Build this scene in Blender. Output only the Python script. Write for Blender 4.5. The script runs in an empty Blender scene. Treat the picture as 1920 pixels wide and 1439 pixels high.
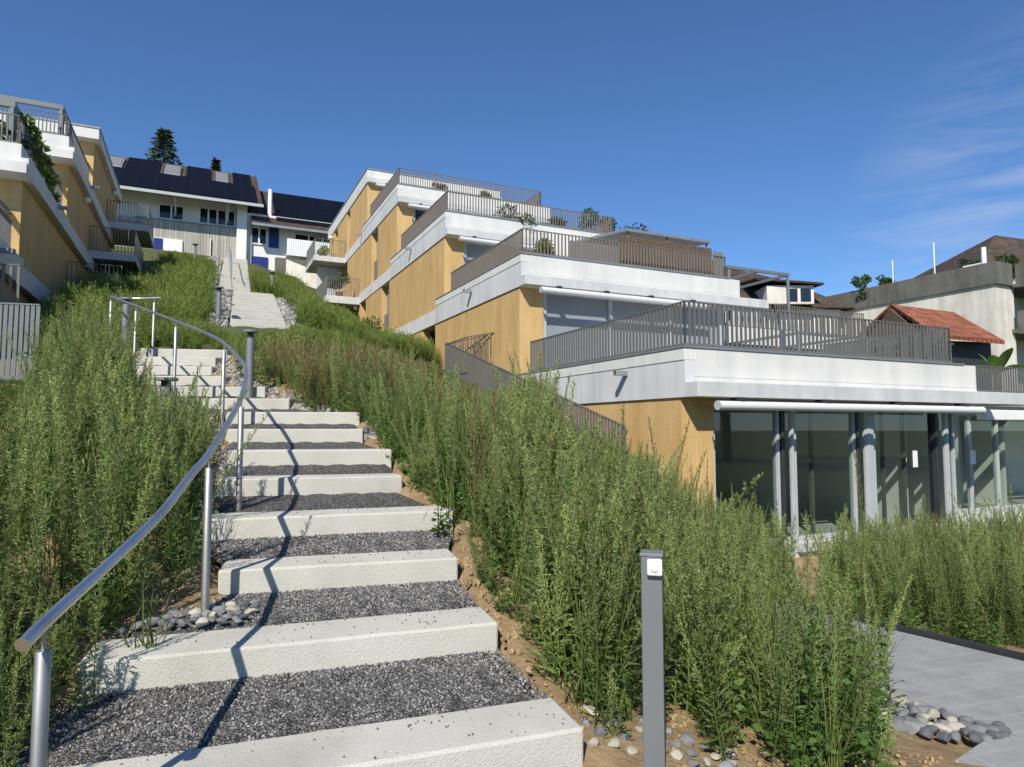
import bpy, bmesh, math, random
import numpy as np
from mathutils import Vector, Matrix, Euler
R_ = math.radians
sc = bpy.context.scene
COL = sc.collection
rng = np.random.default_rng(7)
random.seed(7)

# ------------------------------------------------------------------ camera
FPX, PITCH, EYE = 1250.0, R_(3.9), 1.5
cam_d = bpy.data.cameras.new("camera")
cam_d.sensor_width = 36.0
cam_d.lens = FPX / 1920 * 36
cam_d.clip_start = 0.05
cam_d.clip_end = 3000
cam = bpy.data.objects.new("camera", cam_d)
cam.location = (0, 0, EYE)
cam.rotation_euler = (R_(90) + PITCH, 0, 0)
COL.objects.link(cam)
sc.camera = cam

# ------------------------------------------------------------------ world, sun, exposure
SUN_EL, SUN_AZ = R_(42), R_(13)          # light travels forward and slightly to the right
w = bpy.data.worlds.new("World")
sc.world = w
w.use_nodes = True
nt = w.node_tree
nt.nodes.clear()
wo = nt.nodes.new("ShaderNodeOutputWorld")
bg = nt.nodes.new("ShaderNodeBackground")
bg.inputs[1].default_value = 0.085
sky = nt.nodes.new("ShaderNodeTexSky")
sky.sky_type = 'NISHITA'
sky.sun_disc = False
sky.sun_elevation = SUN_EL
sky.sun_rotation = math.pi + SUN_AZ
sky.altitude = 500
sky.air_density = 1.0
sky.dust_density = 0.0
sky.ozone_density = 4.5
# thin cirrus, laid out on the sky by direction, low on the right
tc = nt.nodes.new("ShaderNodeTexCoord")
mp = nt.nodes.new("ShaderNodeMapping")
mp.inputs['Rotation'].default_value = (0.1, -0.2, R_(-20))
mp.inputs['Scale'].default_value = (2.2, 2.2, 13)
no = nt.nodes.new("ShaderNodeTexNoise")
no.inputs['Scale'].default_value = 2.6
no.inputs['Detail'].default_value = 9
no.inputs['Roughness'].default_value = .62
no.inputs['Distortion'].default_value = .5
rp = nt.nodes.new("ShaderNodeValToRGB")
rp.color_ramp.elements[0].position = .41
rp.color_ramp.elements[1].position = .85
dt = nt.nodes.new("ShaderNodeVectorMath"); dt.operation = 'DOT_PRODUCT'
cd = Vector((math.sin(R_(43)) * .95, math.cos(R_(43)) * .95, .19)).normalized()
dt.inputs[1].default_value = cd
mr = nt.nodes.new("ShaderNodeMapRange")
mr.inputs['From Min'].default_value = .955; mr.inputs['From Max'].default_value = 1.0
ml = nt.nodes.new("ShaderNodeMath"); ml.operation = 'MULTIPLY'
ml2 = nt.nodes.new("ShaderNodeMath"); ml2.operation = 'MULTIPLY'; ml2.inputs[1].default_value = .8
mx = nt.nodes.new("ShaderNodeMix"); mx.data_type = 'RGBA'
mx.inputs['B'].default_value = (4.6, 5.3, 6.8, 1)
L = nt.links.new
L(tc.outputs['Generated'], mp.inputs[0]); L(mp.outputs[0], no.inputs['Vector'])
L(no.outputs['Fac'], rp.inputs[0]); L(tc.outputs['Generated'], dt.inputs[0])
L(dt.outputs['Value'], mr.inputs['Value']); L(mr.outputs[0], ml.inputs[0]); L(rp.outputs[0], ml.inputs[1])
L(ml.outputs[0], ml2.inputs[0]); L(ml2.outputs[0], mx.inputs['Factor'])
gain = nt.nodes.new('ShaderNodeMix'); gain.data_type = 'RGBA'; gain.blend_type = 'MULTIPLY'; gain.inputs['Factor'].default_value = 1; gain.inputs['B'].default_value = (.74, .97, 1.2, 1)
L(sky.outputs[0], gain.inputs['A']); L(gain.outputs['Result'], mx.inputs['A']); L(mx.outputs['Result'], bg.inputs[0]); L(bg.outputs[0], wo.inputs[0])

sd = bpy.data.lights.new("sun", 'SUN')
sd.energy = 4.4
sd.angle = R_(0.55)
sd.color = (1.0, .93, .82)
so = bpy.data.objects.new("sun", sd)
trav = Vector((math.sin(SUN_AZ) * math.cos(SUN_EL), math.cos(SUN_AZ) * math.cos(SUN_EL), -math.sin(SUN_EL)))
so.rotation_euler = trav.to_track_quat('-Z', 'Y').to_euler()
so.location = (-5, -20, 30)
COL.objects.link(so)
vs = sc.view_settings
vs.view_transform = 'Standard'; vs.look = 'None'; vs.gamma = 1; vs.use_curve_mapping = False
vs.exposure = 0.42

# ------------------------------------------------------------------ frames and helpers
AB = R_(25)                              # the terraces stand turned 25 degrees to the view
PX, PY = math.cos(AB), math.sin(AB)      # p runs along the fronts, n runs uphill
def W(p, n, z): return (PX * p - PY * n, PY * p + PX * n, z)
def pn_of(x, y): return PX * x + PY * y, -PY * x + PX * y

class MB:
    def __init__(s): s.v = []; s.f = []; s.u = []
    def add(s, vs, fs):
        o = len(s.v); s.v += [tuple(q) for q in vs]; s.f += [tuple(i + o for i in f) for f in fs]; return s
    def hexa(s, q):      # q: 4 bottom ccw, 4 top
        return s.add(q, [(3, 2, 1, 0), (4, 5, 6, 7), (0, 1, 5, 4), (1, 2, 6, 5), (2, 3, 7, 6), (3, 0, 4, 7)])
    def box(s, p0, p1, n0, n1, z0, z1):   # in the building frame
        return s.hexa([W(p0, n0, z0), W(p1, n0, z0), W(p1, n1, z0), W(p0, n1, z0), W(p0, n0, z1), W(p1, n0, z1), W(p1, n1, z1), W(p0, n1, z1)])
    def wbox(s, x0, x1, y0, y1, z0, z1):
        return s.hexa([(x0, y0, z0), (x1, y0, z0), (x1, y1, z0), (x0, y1, z0), (x0, y0, z1), (x1, y0, z1), (x1, y1, z1), (x0, y1, z1)])
    def prism_n(s, poly, n0, n1):         # polygon in (p,z), ccw seen from the front, swept along n
        k = len(poly)
        v = [W(p, n0, z) for p, z in poly] + [W(p, n1, z) for p, z in poly]
        fs = [tuple(range(k)), tuple(range(2 * k - 1, k - 1, -1))]
        fs += [(i, i + k, (i + 1) % k + k, (i + 1) % k) for i in range(k)]
        return s.add(v, fs)
    def prism_p(s, poly, p0, p1):         # polygon in (n,z), swept along p
        k = len(poly)
        v = [W(p0, n, z) for n, z in poly] + [W(p1, n, z) for n, z in poly]
        fs = [tuple(range(k - 1, -1, -1)), tuple(range(k, 2 * k))]
        fs += [(i, (i + 1) % k, (i + 1) % k + k, i + k) for i in range(k)]
        return s.add(v, fs)
    def bar(s, a, b, w, h, up=(0, 0, 1)):
        a, b = Vector(a), Vector(b); d = (b - a).normalized(); u = Vector(up)
        r = d.cross(u)
        if r.length < 1e-5: r = d.cross(Vector((0, 1, 0)))
        r.normalize(); u = r.cross(d).normalized(); r = r * w / 2; u = u * h / 2
        return s.hexa([a - r - u, a + r - u, b + r - u, b - r - u, a - r + u, a + r + u, b + r + u, b - r + u])
    def tube(s, path, r, seg=10, cap=True):
        path = [Vector(q) for q in path]; rr = r if isinstance(r, (list, tuple)) else [r] * len(path)
        v = []; fs = []; prev = None
        for i, q in enumerate(path):
            t = (path[min(i + 1, len(path) - 1)] - path[max(i - 1, 0)]).normalized()
            if prev is None:
                a = t.cross(Vector((0, 0, 1)))
                if a.length < 1e-3: a = t.cross(Vector((1, 0, 0)))
            else: a = prev - t * prev.dot(t)
            a.normalize(); prev = a; b = t.cross(a)
            v += [q + (a * math.cos(2 * math.pi * j / seg) + b * math.sin(2 * math.pi * j / seg)) * rr[i] for j in range(seg)]
        for i in range(len(path) - 1):
            for j in range(seg):
                k = (j + 1) % seg
                fs.append((i * seg + j, i * seg + k, (i + 1) * seg + k, (i + 1) * seg + j))
        if cap: fs += [tuple(range(seg - 1, -1, -1)), tuple(range((len(path) - 1) * seg, len(path) * seg))]
        return s.add(v, fs)
    def lathe(s, c, prof, seg=20):        # prof: (radius, z)
        v = []; fs = []
        for r, z in prof: v += [(c[0] + r * math.cos(2 * math.pi * j / seg), c[1] + r * math.sin(2 * math.pi * j / seg), c[2] + z) for j in range(seg)]
        for i in range(len(prof) - 1):
            for j in range(seg):
                k = (j + 1) % seg; fs.append((i * seg + j, i * seg + k, (i + 1) * seg + k, (i + 1) * seg + j))
        fs += [tuple(range(seg - 1, -1, -1)), tuple(range((len(prof) - 1) * seg, len(prof) * seg))]
        return s.add(v, fs)
    def build(s, name, mat, parent=None, smooth=False, bevel=0, seg=2):
        me = bpy.data.meshes.new(name); me.from_pydata(s.v, [], s.f); me.materials.append(mat)
        me.update()
        if smooth:
            me.polygons.foreach_set('use_smooth', [True] * len(me.polygons))
            if hasattr(me, 'set_sharp_from_angle'): me.set_sharp_from_angle(angle=R_(40))
        o = bpy.data.objects.new(name, me); COL.objects.link(o)
        if parent is not None:
            o.parent = parent
            o.matrix_parent_inverse = Matrix.Translation(parent.location).inverted()
        if bevel:
            m = o.modifiers.new('edge', 'BEVEL'); m.width = bevel; m.segments = seg; m.limit_method = 'ANGLE'
        return o

def tag(o, label=None, cat=None, group=None, kind=None):
    if label: o['label'] = label
    if cat: o['category'] = cat
    if group: o['group'] = group
    if kind: o['kind'] = kind
    return o
def thing(name, loc, label, cat, group=None):
    o = bpy.data.objects.new(name, None); o.location = loc; o.empty_display_size = .2
    COL.objects.link(o); return tag(o, label, cat, group)
def copy_thing(o, delta=(0, 0, 0), label=None):
    """copy of a thing with its parts and sub-parts; meshes are shared"""
    def cp(a, par):
        c = a.copy(); COL.objects.link(c)
        if par is not None: c.parent = par
        for ch in [q for q in bpy.data.objects if q.parent == a]: cp(ch, c)
        return c
    c = cp(o, None); c.location = Vector(o.location) + Vector(delta)
    if label: c['label'] = label
    return c

# ------------------------------------------------------------------ materials
class Mat:
    def __init__(s, name, col=(.5, .5, .5), rough=.7, metal=0, spec=.35):
        s.m = bpy.data.materials.new(name); s.m.use_nodes = True; s.t = s.m.node_tree
        s.b = s.t.nodes['Principled BSDF']
        s.b.inputs['Base Color'].default_value = (*col, 1); s.b.inputs['Roughness'].default_value = rough
        s.b.inputs['Metallic'].default_value = metal; s.b.inputs['Specular IOR Level'].default_value = spec
        s.tc = None
    def n(s, typ, **kw):
        q = s.t.nodes.new(typ)
        for k, v in kw.items():
            if k in q.inputs: q.inputs[k].default_value = v
            else: setattr(q, k, v)
        return q
    def l(s, a, b): s.t.links.new(a, b)
    def co(s):
        if not s.tc: s.tc = s.n('ShaderNodeTexCoord')
        return s.tc.outputs['Object']
    def noise(s, scale, detail=4, rough=.55, vec=None):
        q = s.n('ShaderNodeTexNoise', Scale=scale, Detail=detail, Roughness=rough)
        s.l(vec or s.co(), q.inputs['Vector']); return q.outputs['Fac']
    def mapped(s, scale, rot=(0, 0, 0)):
        q = s.n('ShaderNodeMapping'); q.inputs['Scale'].default_value = scale; q.inputs['Rotation'].default_value = rot
        s.l(s.co(), q.inputs['Vector']); return q.outputs[0]
    def ramp(s, fac, stops):
        q = s.n('ShaderNodeValToRGB'); e = q.color_ramp.elements
        while len(e) < len(stops): e.new(.5)
        for i, (p, c) in enumerate(stops):
            e[i].position = p; e[i].color = (*c, 1) if len(c) == 3 else c
        s.l(fac, q.inputs[0]); return q.outputs[0]
    def mix(s, a, b, fac, mode='MIX'):
        q = s.n('ShaderNodeMix', data_type='RGBA', blend_type=mode)
        for k, v in (('A', a), ('B', b), ('Factor', fac)):
            if isinstance(v, tuple): q.inputs[k].default_value = (*v, 1)
            elif isinstance(v, (int, float)): q.inputs[k].default_value = v
            else: s.l(v, q.inputs[k])
        return q.outputs['Result']
    def math(s, op, a, b=0.0, c=0.0):
        q = s.n('ShaderNodeMath', operation=op)
        for i, v in enumerate((a, b, c)):
            if isinstance(v, (int, float)): q.inputs[i].default_value = v
            else: s.l(v, q.inputs[i])
        return q.outputs[0]
    def color(s, c): s.l(c, s.b.inputs['Base Color']); return s
    def bump(s, h, strength=.5, dist=.01):
        q = s.n('ShaderNodeBump', Strength=strength, Distance=dist); s.l(h, q.inputs['Height']); s.l(q.outputs[0], s.b.inputs['Normal']); return s
    def dot(s, vec):
        q = s.n('ShaderNodeVectorMath', operation='DOT_PRODUCT'); s.l(s.co(), q.inputs[0]); q.inputs[1].default_value = vec; return q.outputs['Value']

def simple(name, col, rough=.6, metal=0, var=.12, scale=3, spec=.35):
    m = Mat(name, col, rough, metal, spec)
    c0 = tuple(x * (1 - var) for x in col); c1 = tuple(min(1, x * (1 + var)) for x in col)
    m.color(m.ramp(m.noise(scale, 5), [(.3, c0), (.7, c1)])); return m.m

def concrete(name, lo, hi, stain=.25):
    m = Mat(name, hi, .75)
    a = m.noise(.9, 6, .6); streak = m.noise(1.0, 5, .6, m.mapped((3.2, 3.2, .35)))
    c = m.ramp(m.math('ADD', m.math('MULTIPLY', a, .5), m.math('MULTIPLY', streak, .5)), [(.36, lo), (.6, hi)])
    fine = m.noise(60, 3)
    c = m.mix(c, (.35, .35, .33), m.math('MULTIPLY', m.math('SUBTRACT', fine, .5), stain))
    return m.color(c).bump(m.noise(25, 4), .12, .01).m
M_white = concrete('white_concrete', (.54, .545, .53), (.665, .66, .63))
M_greyside = concrete('grey_side_concrete', (.47, .48, .485), (.62, .625, .62))
M_fascia = concrete('grey_concrete_edge', (.44, .45, .45), (.57, .58, .57))

m = Mat('step_concrete', (.6, .58, .5), .85)
c = m.ramp(m.noise(2.5, 5), [(.35, (.42, .415, .37)), (.65, (.51, .505, .455))])
vo = m.n('ShaderNodeTexVoronoi', Scale=95.0); m.l(m.co(), vo.inputs['Vector'])
c = m.mix(c, m.ramp(vo.outputs['Distance'], [(.0, (.34, .325, .28)), (.45, (.58, .565, .50))]), .3)
c = m.mix(c, (.30, .28, .24), m.ramp(m.noise(260, 2), [(.62, (0, 0, 0)), (.72, (.5, .5, .5))]))
st_ = m.noise(1.1, 7, .65); c = m.mix(c, (.27, .265, .22), m.ramp(st_, [(.52, (0, 0, 0)), (.72, (.42, .42, .42))]))
M_step = m.color(c).bump(m.math('ADD', m.noise(140, 3), vo.outputs['Distance']), .4, .004).m

m = Mat('ochre_ribbed_render', (.5, .3, .1), .8)
s_ = m.dot((PX - PY, PY + PX, 0))
jit = m.noise(4, 3)
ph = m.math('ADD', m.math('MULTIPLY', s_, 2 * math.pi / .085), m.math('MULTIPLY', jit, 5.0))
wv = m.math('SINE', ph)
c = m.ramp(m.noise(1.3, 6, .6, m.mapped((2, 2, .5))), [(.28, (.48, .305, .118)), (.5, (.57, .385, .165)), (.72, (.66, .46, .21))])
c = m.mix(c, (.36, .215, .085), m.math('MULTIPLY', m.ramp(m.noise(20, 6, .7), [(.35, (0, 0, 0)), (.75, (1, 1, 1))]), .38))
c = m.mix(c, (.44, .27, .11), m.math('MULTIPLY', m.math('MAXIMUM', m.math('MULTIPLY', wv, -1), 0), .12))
M_ochre = m.color(c).bump(m.math('ADD', m.math('MULTIPLY', wv, .25), m.math('MULTIPLY', m.noise(26, 5, .7), 1.3)), .3, .012).m

M_rail = simple('grey_painted_metal', (.135, .135, .13), .45, 0, .06)
M_railb = simple('brown_grey_metal', (.17, .15, .13), .5, 0, .06)
M_alu = simple('light_grey_frame', (.42, .44, .45), .4, 0, .05)
M_awn = simple('silver_awning_metal', (.62, .63, .63), .35, .0, .03)
M_dark = simple('dark_metal', (.035, .037, .04), .4)
m = Mat('brushed_steel', (.62, .61, .59), .4, 1)
m.color(m.ramp(m.noise(6, 5), [(.3, (.60, .59, .57)), (.7, (.76, .75, .73))])).bump(m.noise(240, 2), .05, .002)
M_steel = m.m
m = Mat('satin_steel', (.42, .41, .39), .5, .9)
m.color(m.ramp(m.noise(6, 5), [(.3, (.36, .355, .34)), (.7, (.47, .46, .44))])); M_post = m.m
M_bollard = simple('grey_powder_coat', (.165, .18, .185), .45, .1, .04)
M_lampgrey = simple('lamp_post_grey', (.24, .25, .25), .42, .35, .05)
M_plastic = simple('white_plastic', (.78, .78, .77), .35, 0, .03)
M_lens = simple('pale_lens', (.62, .63, .63), .2)
M_bulb = simple('white_glass_globe', (.85, .84, .8), .15)
M_room = simple('white_plaster', (.74, .73, .69), .9, 0, .04)
M_floor = simple('pale_floor', (.58, .57, .53), .4, 0, .05)
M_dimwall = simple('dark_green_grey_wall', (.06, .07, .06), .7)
M_shadewall = simple('dimmed_room_wall', (.13, .14, .115), .8)  # dimness of the left room put into the wall colour
M_blind = simple('grey_blind', (.24, .265, .285), .6, 0, .05)
M_greypanel = simple('grey_panel', (.19, .19, .185), .5, 0, .05)

def glass(name, tint=(.8, .86, .84), refl=.12):
    m = Mat(name); t = m.t
    tr = m.n('ShaderNodeBsdfTransparent'); tr.inputs[0].default_value = (*tint, 1)
    gl = m.n('ShaderNodeBsdfGlossy', Roughness=.02); gl.inputs[0].default_value = (.95, .97, 1, 1)
    fr = m.n('ShaderNodeFresnel', IOR=1.5)
    f = m.math('ADD', m.math('MULTIPLY', fr.outputs[0], 1.1), refl - .05)
    ge = m.n('ShaderNodeNewGeometry'); f = m.math('MULTIPLY', f, m.math('SUBTRACT', 1.0, ge.outputs['Backfacing']))
    mx = m.n('ShaderNodeMixShader'); m.l(f, mx.inputs[0]); m.l(tr.outputs[0], mx.inputs[1]); m.l(gl.outputs[0], mx.inputs[2])
    m.l(mx.outputs[0], t.nodes['Material Output'].inputs[0]); return m.m
M_glass = glass('window_glass', (.80, .85, .83), .10)
M_glassd = simple('dark_window_glass', (.015, .02, .028), .06, 0, .1, spec=.6)

def tiles(name, lo, hi, axis, scale=3.2):
    m = Mat(name, hi, .8)
    a = m.dot((PX, PY, 0)); b = m.dot(axis)
    row = m.math('FRACT', m.math('MULTIPLY', b, scale)); colm = m.math('SINE', m.math('MULTIPLY', a, 2 * math.pi * scale * 1.2))
    c = m.ramp(m.noise(2.2, 5, .6), [(.3, lo), (.7, hi)])
    vo = m.n('ShaderNodeTexVoronoi', Scale=4.0); m.l(m.co(), vo.inputs['Vector'])
    sv_ = m.n('ShaderNodeSeparateColor'); m.l(vo.outputs['Color'], sv_.inputs[0]); c = m.mix(c, tuple(x * .55 for x in lo), m.math('MULTIPLY', sv_.outputs[0], .6))
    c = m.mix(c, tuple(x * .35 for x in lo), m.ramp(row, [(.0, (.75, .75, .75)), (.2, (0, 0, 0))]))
    return m.color(c).bump(m.math('ADD', row, m.math('MULTIPLY', colm, .35)), 1.0, .05).m
M_tile_brown = tiles('brown_roof_tiles', (.055, .04, .032), (.12, .085, .065), (0, 0, 1), 5)
M_tile_red = tiles('orange_roof_tiles', (.22, .07, .035), (.40, .15, .075), (0, 0, 1), 4)
M_solar = Mat('solar_glass', (.008, .011, .022), .5, 0, .08)
q = M_solar; ga = q.math('FRACT', q.math('MULTIPLY', q.dot((PX, PY, 0)), 1.0)); gb = q.math('FRACT', q.math('MULTIPLY', q.dot((0, 0, 1)), 1.6))
lines = q.math('MAXIMUM', q.math('LESS_THAN', ga, .03), q.math('LESS_THAN', gb, .035))
q.color(q.mix((.004, .005, .009), (.010, .012, .017), lines)); M_solar = q.m
m = Mat('weathered_boards', (.4, .4, .35), .85)
bd = m.math('FRACT', m.math('MULTIPLY', m.dot((PX, PY, 0)), 6))
bi = m.math('FLOOR', m.math('MULTIPLY', m.dot((PX, PY, 0)), 6))
wn = m.n('ShaderNodeTexWhiteNoise', noise_dimensions='1D'); m.l(bi, wn.inputs['W'])
c = m.mix(m.ramp(m.noise(1.2, 6, .65, m.mapped((4, 4, .5))), [(.3, (.24, .23, .19)), (.7, (.46, .45, .40))]), m.ramp(wn.outputs['Value'], [(0, (.26, .25, .21)), (1, (.5, .49, .45))]), .45)
c = m.mix(c, (.09, .085, .07), m.math('LESS_THAN', bd, .09))
M_boards = m.color(c).bump(bd, .5, .02).m
M_whitewall = concrete('white_render', (.66, .66, .63), (.78, .78, .75))
M_blue = simple('blue_shutter', (.015, .03, .17), .5)
M_streak = concrete('streaked_cream_render', (.50, .47, .40), (.70, .67, .59), .3)
M_dkconc = concrete('dark_exposed_concrete', (.085, .083, .072), (.15, .145, .125), .5)
M_wood = simple('brown_timber', (.13, .09, .06), .8, 0, .3, 9)
M_bark = simple('bark', (.10, .075, .05), .9, 0, .3, 12)
M_cap = simple('sheet_metal_cap', (.30, .31, .32), .4, .4)
M_terracotta = simple('terracotta', (.28, .13, .07), .8)

m = Mat('gravel', (.2, .2, .2), .85)
vo = m.n('ShaderNodeTexVoronoi', Scale=105.0); m.l(m.co(), vo.inputs['Vector'])
vb = m.n('ShaderNodeTexVoronoi', Scale=60.0); m.l(m.co(), vb.inputs['Vector'])
sep = m.n('ShaderNodeSeparateColor'); m.l(vo.outputs['Color'], sep.inputs[0])
c = m.ramp(sep.outputs[0], [(.0, (.04, .04, .04)), (.45, (.10, .098, .096)), (.8, (.19, .185, .18)), (1, (.46, .45, .43))])
c = m.mix(c, (.02, .02, .02), m.ramp(vo.outputs['Distance'], [(.35, (0, 0, 0)), (.75, (.75, .75, .75))]))
M_gravel = m.color(c).bump(m.math('SUBTRACT', 1.0, m.math('ADD', vo.outputs['Distance'], m.math('MULTIPLY', vb.outputs['Distance'], .7))), 1.0, .012).m

m = Mat('soil', (.25, .17, .09), .95)
c = m.ramp(m.noise(3, 8, .65), [(.3, (.20, .135, .07)), (.55, (.33, .235, .13)), (.75, (.42, .32, .19))])
gr = m.ramp(m.noise(.16, 4), [(.45, (0, 0, 0)), (.6, (.7, .7, .7))])
sepn = m.n('ShaderNodeSeparateXYZ'); m.l(m.co(), sepn.inputs[0])
far = m.math('MULTIPLY', m.math('MAXIMUM', m.math('GREATER_THAN', sepn.outputs[1], 12.0), m.math('MAXIMUM', m.math('GREATER_THAN', sepn.outputs[0], 6.5), m.math('LESS_THAN', sepn.outputs[1], -1.5))), .9)
c = m.mix(c, m.ramp(m.noise(4, 6), [(.3, (.035, .06, .015)), (.7, (.075, .10, .03))]), far)
M_soil = m.color(c).bump(m.math('ADD', m.noise(30, 6, .7), m.math('MULTIPLY', m.noise(6, 3), 2)), .8, .03).m

m = Mat('stone_pavers', (.35, .36, .37), .7)
pa = m.mapped((1, 1, 1), (0, 0, R_(-18)))
br = m.n('ShaderNodeTexBrick', Scale=1.0); m.l(pa, br.inputs['Vector'])
br.inputs['Brick Width'].default_value = .38; br.inputs['Row Height'].default_value = .17; br.inputs['Mortar Size'].default_value = .011
br.inputs['Color1'].default_value = (.245, .248, .247, 1); br.inputs['Color2'].default_value = (.30, .303, .30, 1); br.inputs['Mortar'].default_value = (.33, .325, .30, 1)
c = m.mix(br.outputs['Color'], m.ramp(m.noise(6, 6, .65), [(.3, (.20, .203, .203)), (.7, (.36, .362, .358))]), .45)
c = m.mix(c, (.2, .2, .2), m.ramp(m.noise(160, 3), [(.6, (0, 0, 0)), (.75, (.45, .45, .45))]))
M_paver = m.color(c).bump(m.math('ADD', m.math('MULTIPLY', br.outputs['Fac'], -1.5), m.noise(70, 4)), .35, .01).m

def stone_mat(name, stops):
    m = Mat(name, stops[0], .75)
    oi = m.n('ShaderNodeObjectInfo')
    k = len(stops)
    base = m.ramp(oi.outputs['Random'], [(i / (k - 1) if k > 1 else 0, s) for i, s in enumerate(stops)])
    c = m.mix(base, tuple(min(1, x * 1.5) for x in stops[-1]), m.ramp(m.noise(14, 6, .7), [(.5, (0, 0, 0)), (.75, (.5, .5, .5))]))
    return m.color(c).bump(m.noise(30, 4), .2, .01).m
M_stone_grey = stone_mat('grey_river_stone', [(.13, .137, .15), (.23, .235, .24)])
M_stone_cream = stone_mat('cream_river_stone', [(.30, .28, .225), (.42, .40, .345)])
M_stone_dark = stone_mat('dark_river_stone', [(.085, .09, .105), (.14, .14, .15)])
M_stone_mix = stone_mat('mixed_stones', [(.09, .095, .10), (.19, .19, .187), (.27, .255, .22), (.38, .365, .33)])
M_chip = stone_mat('gravel_chips', [(.045, .045, .047), (.09, .09, .09), (.14, .137, .133), (.40, .39, .37)])

def foliage(name, base, tip, var=.35, trans=.3):
    """leaf colours; each plant gets its own tone, the flower heads of a plant are paler"""
    m = Mat(name, base, .6, 0, .25)
    oi = m.n('ShaderNodeObjectInfo')
    at = m.n('ShaderNodeAttribute', attribute_name='tip')
    c = m.mix(base, tip, at.outputs['Fac'])
    hs = m.n('ShaderNodeHueSaturation')
    hs.inputs['Saturation'].default_value = 1
    m.l(c, hs.inputs['Color'])
    m.l(m.math('ADD', .485, m.math('MULTIPLY', oi.outputs['Random'], .03)), hs.inputs['Hue'])
    m.l(m.math('ADD', 1 - var, m.math('MULTIPLY', m.math('FRACT', m.math('MULTIPLY', oi.outputs['Random'], 7.31)), 2 * var)), hs.inputs['Value'])
    m.color(hs.outputs[0])
    tl = m.n('ShaderNodeBsdfTranslucent'); m.l(m.mix(hs.outputs[0], (.9, 1.0, .3), .25, 'MULTIPLY'), tl.inputs[0])
    mx = m.n('ShaderNodeMixShader'); mx.inputs[0].default_value = trans
    m.l(m.b.outputs[0], mx.inputs[1]); m.l(tl.outputs[0], mx.inputs[2]); m.l(mx.outputs[0], m.t.nodes['Material Output'].inputs[0])
    return m.m
M_weed = foliage('weed_leaves', (.104, .178, .04), (.40, .445, .18), .33, .42)
M_broad = foliage('broad_leaves', (.075, .15, .030), (.13, .20, .05))
M_grass = foliage('grass_blades', (.095, .155, .030), (.20, .22, .07))
M_dry = foliage('dry_stalks', (.17, .12, .055), (.24, .16, .08))
M_tan = foliage('tan_grass', (.19, .19, .065), (.32, .29, .13))
M_hill = foliage('slope_grass', (.13, .20, .034), (.26, .31, .085))
M_conifer = foliage('conifer_needles', (.035, .058, .038), (.06, .085, .055), .3, .1)
M_tree = foliage('tree_leaves', (.045, .085, .022), (.08, .12, .03), .3)
M_vine = foliage('vine_leaves', (.14, .22, .035), (.26, .34, .07), .3)

# ------------------------------------------------------------------ stair layout (kept for terrain, plants, gravel)
# k-th block: right front corner, left front corner, top height
SR = [(.29, 2.77), (-.07, 3.53), (-.335, 4.22), (-.435, 5.0), (-.94, 5.77), (-1.17, 6.52), (-1.62, 7.27), (-1.83, 8.02), (-2.93, 8.77), (-3.53, 9.52)]
SL = [(-1.85, 2.02), (-1.86, 2.92), (-1.66, 3.83), (-2.05, 4.47), (-2.35, 5.35), (-2.62, 6.16), (-3.0, 7.0), (-3.35, 7.8), (-4.1, 8.66), (-5.2, 9.36)]
SZ = [.30 + .2 * k for k in range(10)]
SR += [(-4.35, 10.1), (-4.8, 10.62), (-4.98, 11.15), (-5.05, 11.75)]
SL += [(-5.9, 9.95), (-6.15, 10.48), (-6.3, 10.98), (-6.45, 11.52)]
SZ += [2.3, 2.5, 2.7, 2.9]
BD = .335                                    # block depth
def step_frame(k):
    r, l = Vector(SR[k]), Vector(SL[k]); d = (r - l).normalized(); return r, l, d, Vector((-d.y, d.x))
# upper flights in the building frame: (p0, p1, n, z)
FLT = [(.62 + .03 * i, 2.05 + .03 * i, 18.6 + .72 * i, 4.25 + .215 * i) for i in range(12)]
FLT_B = [(.48 + .025 * i, 1.62 + .03 * i, 27.6 + .72 * i, 6.95 + .232 * i) for i in range(20)]

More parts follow.
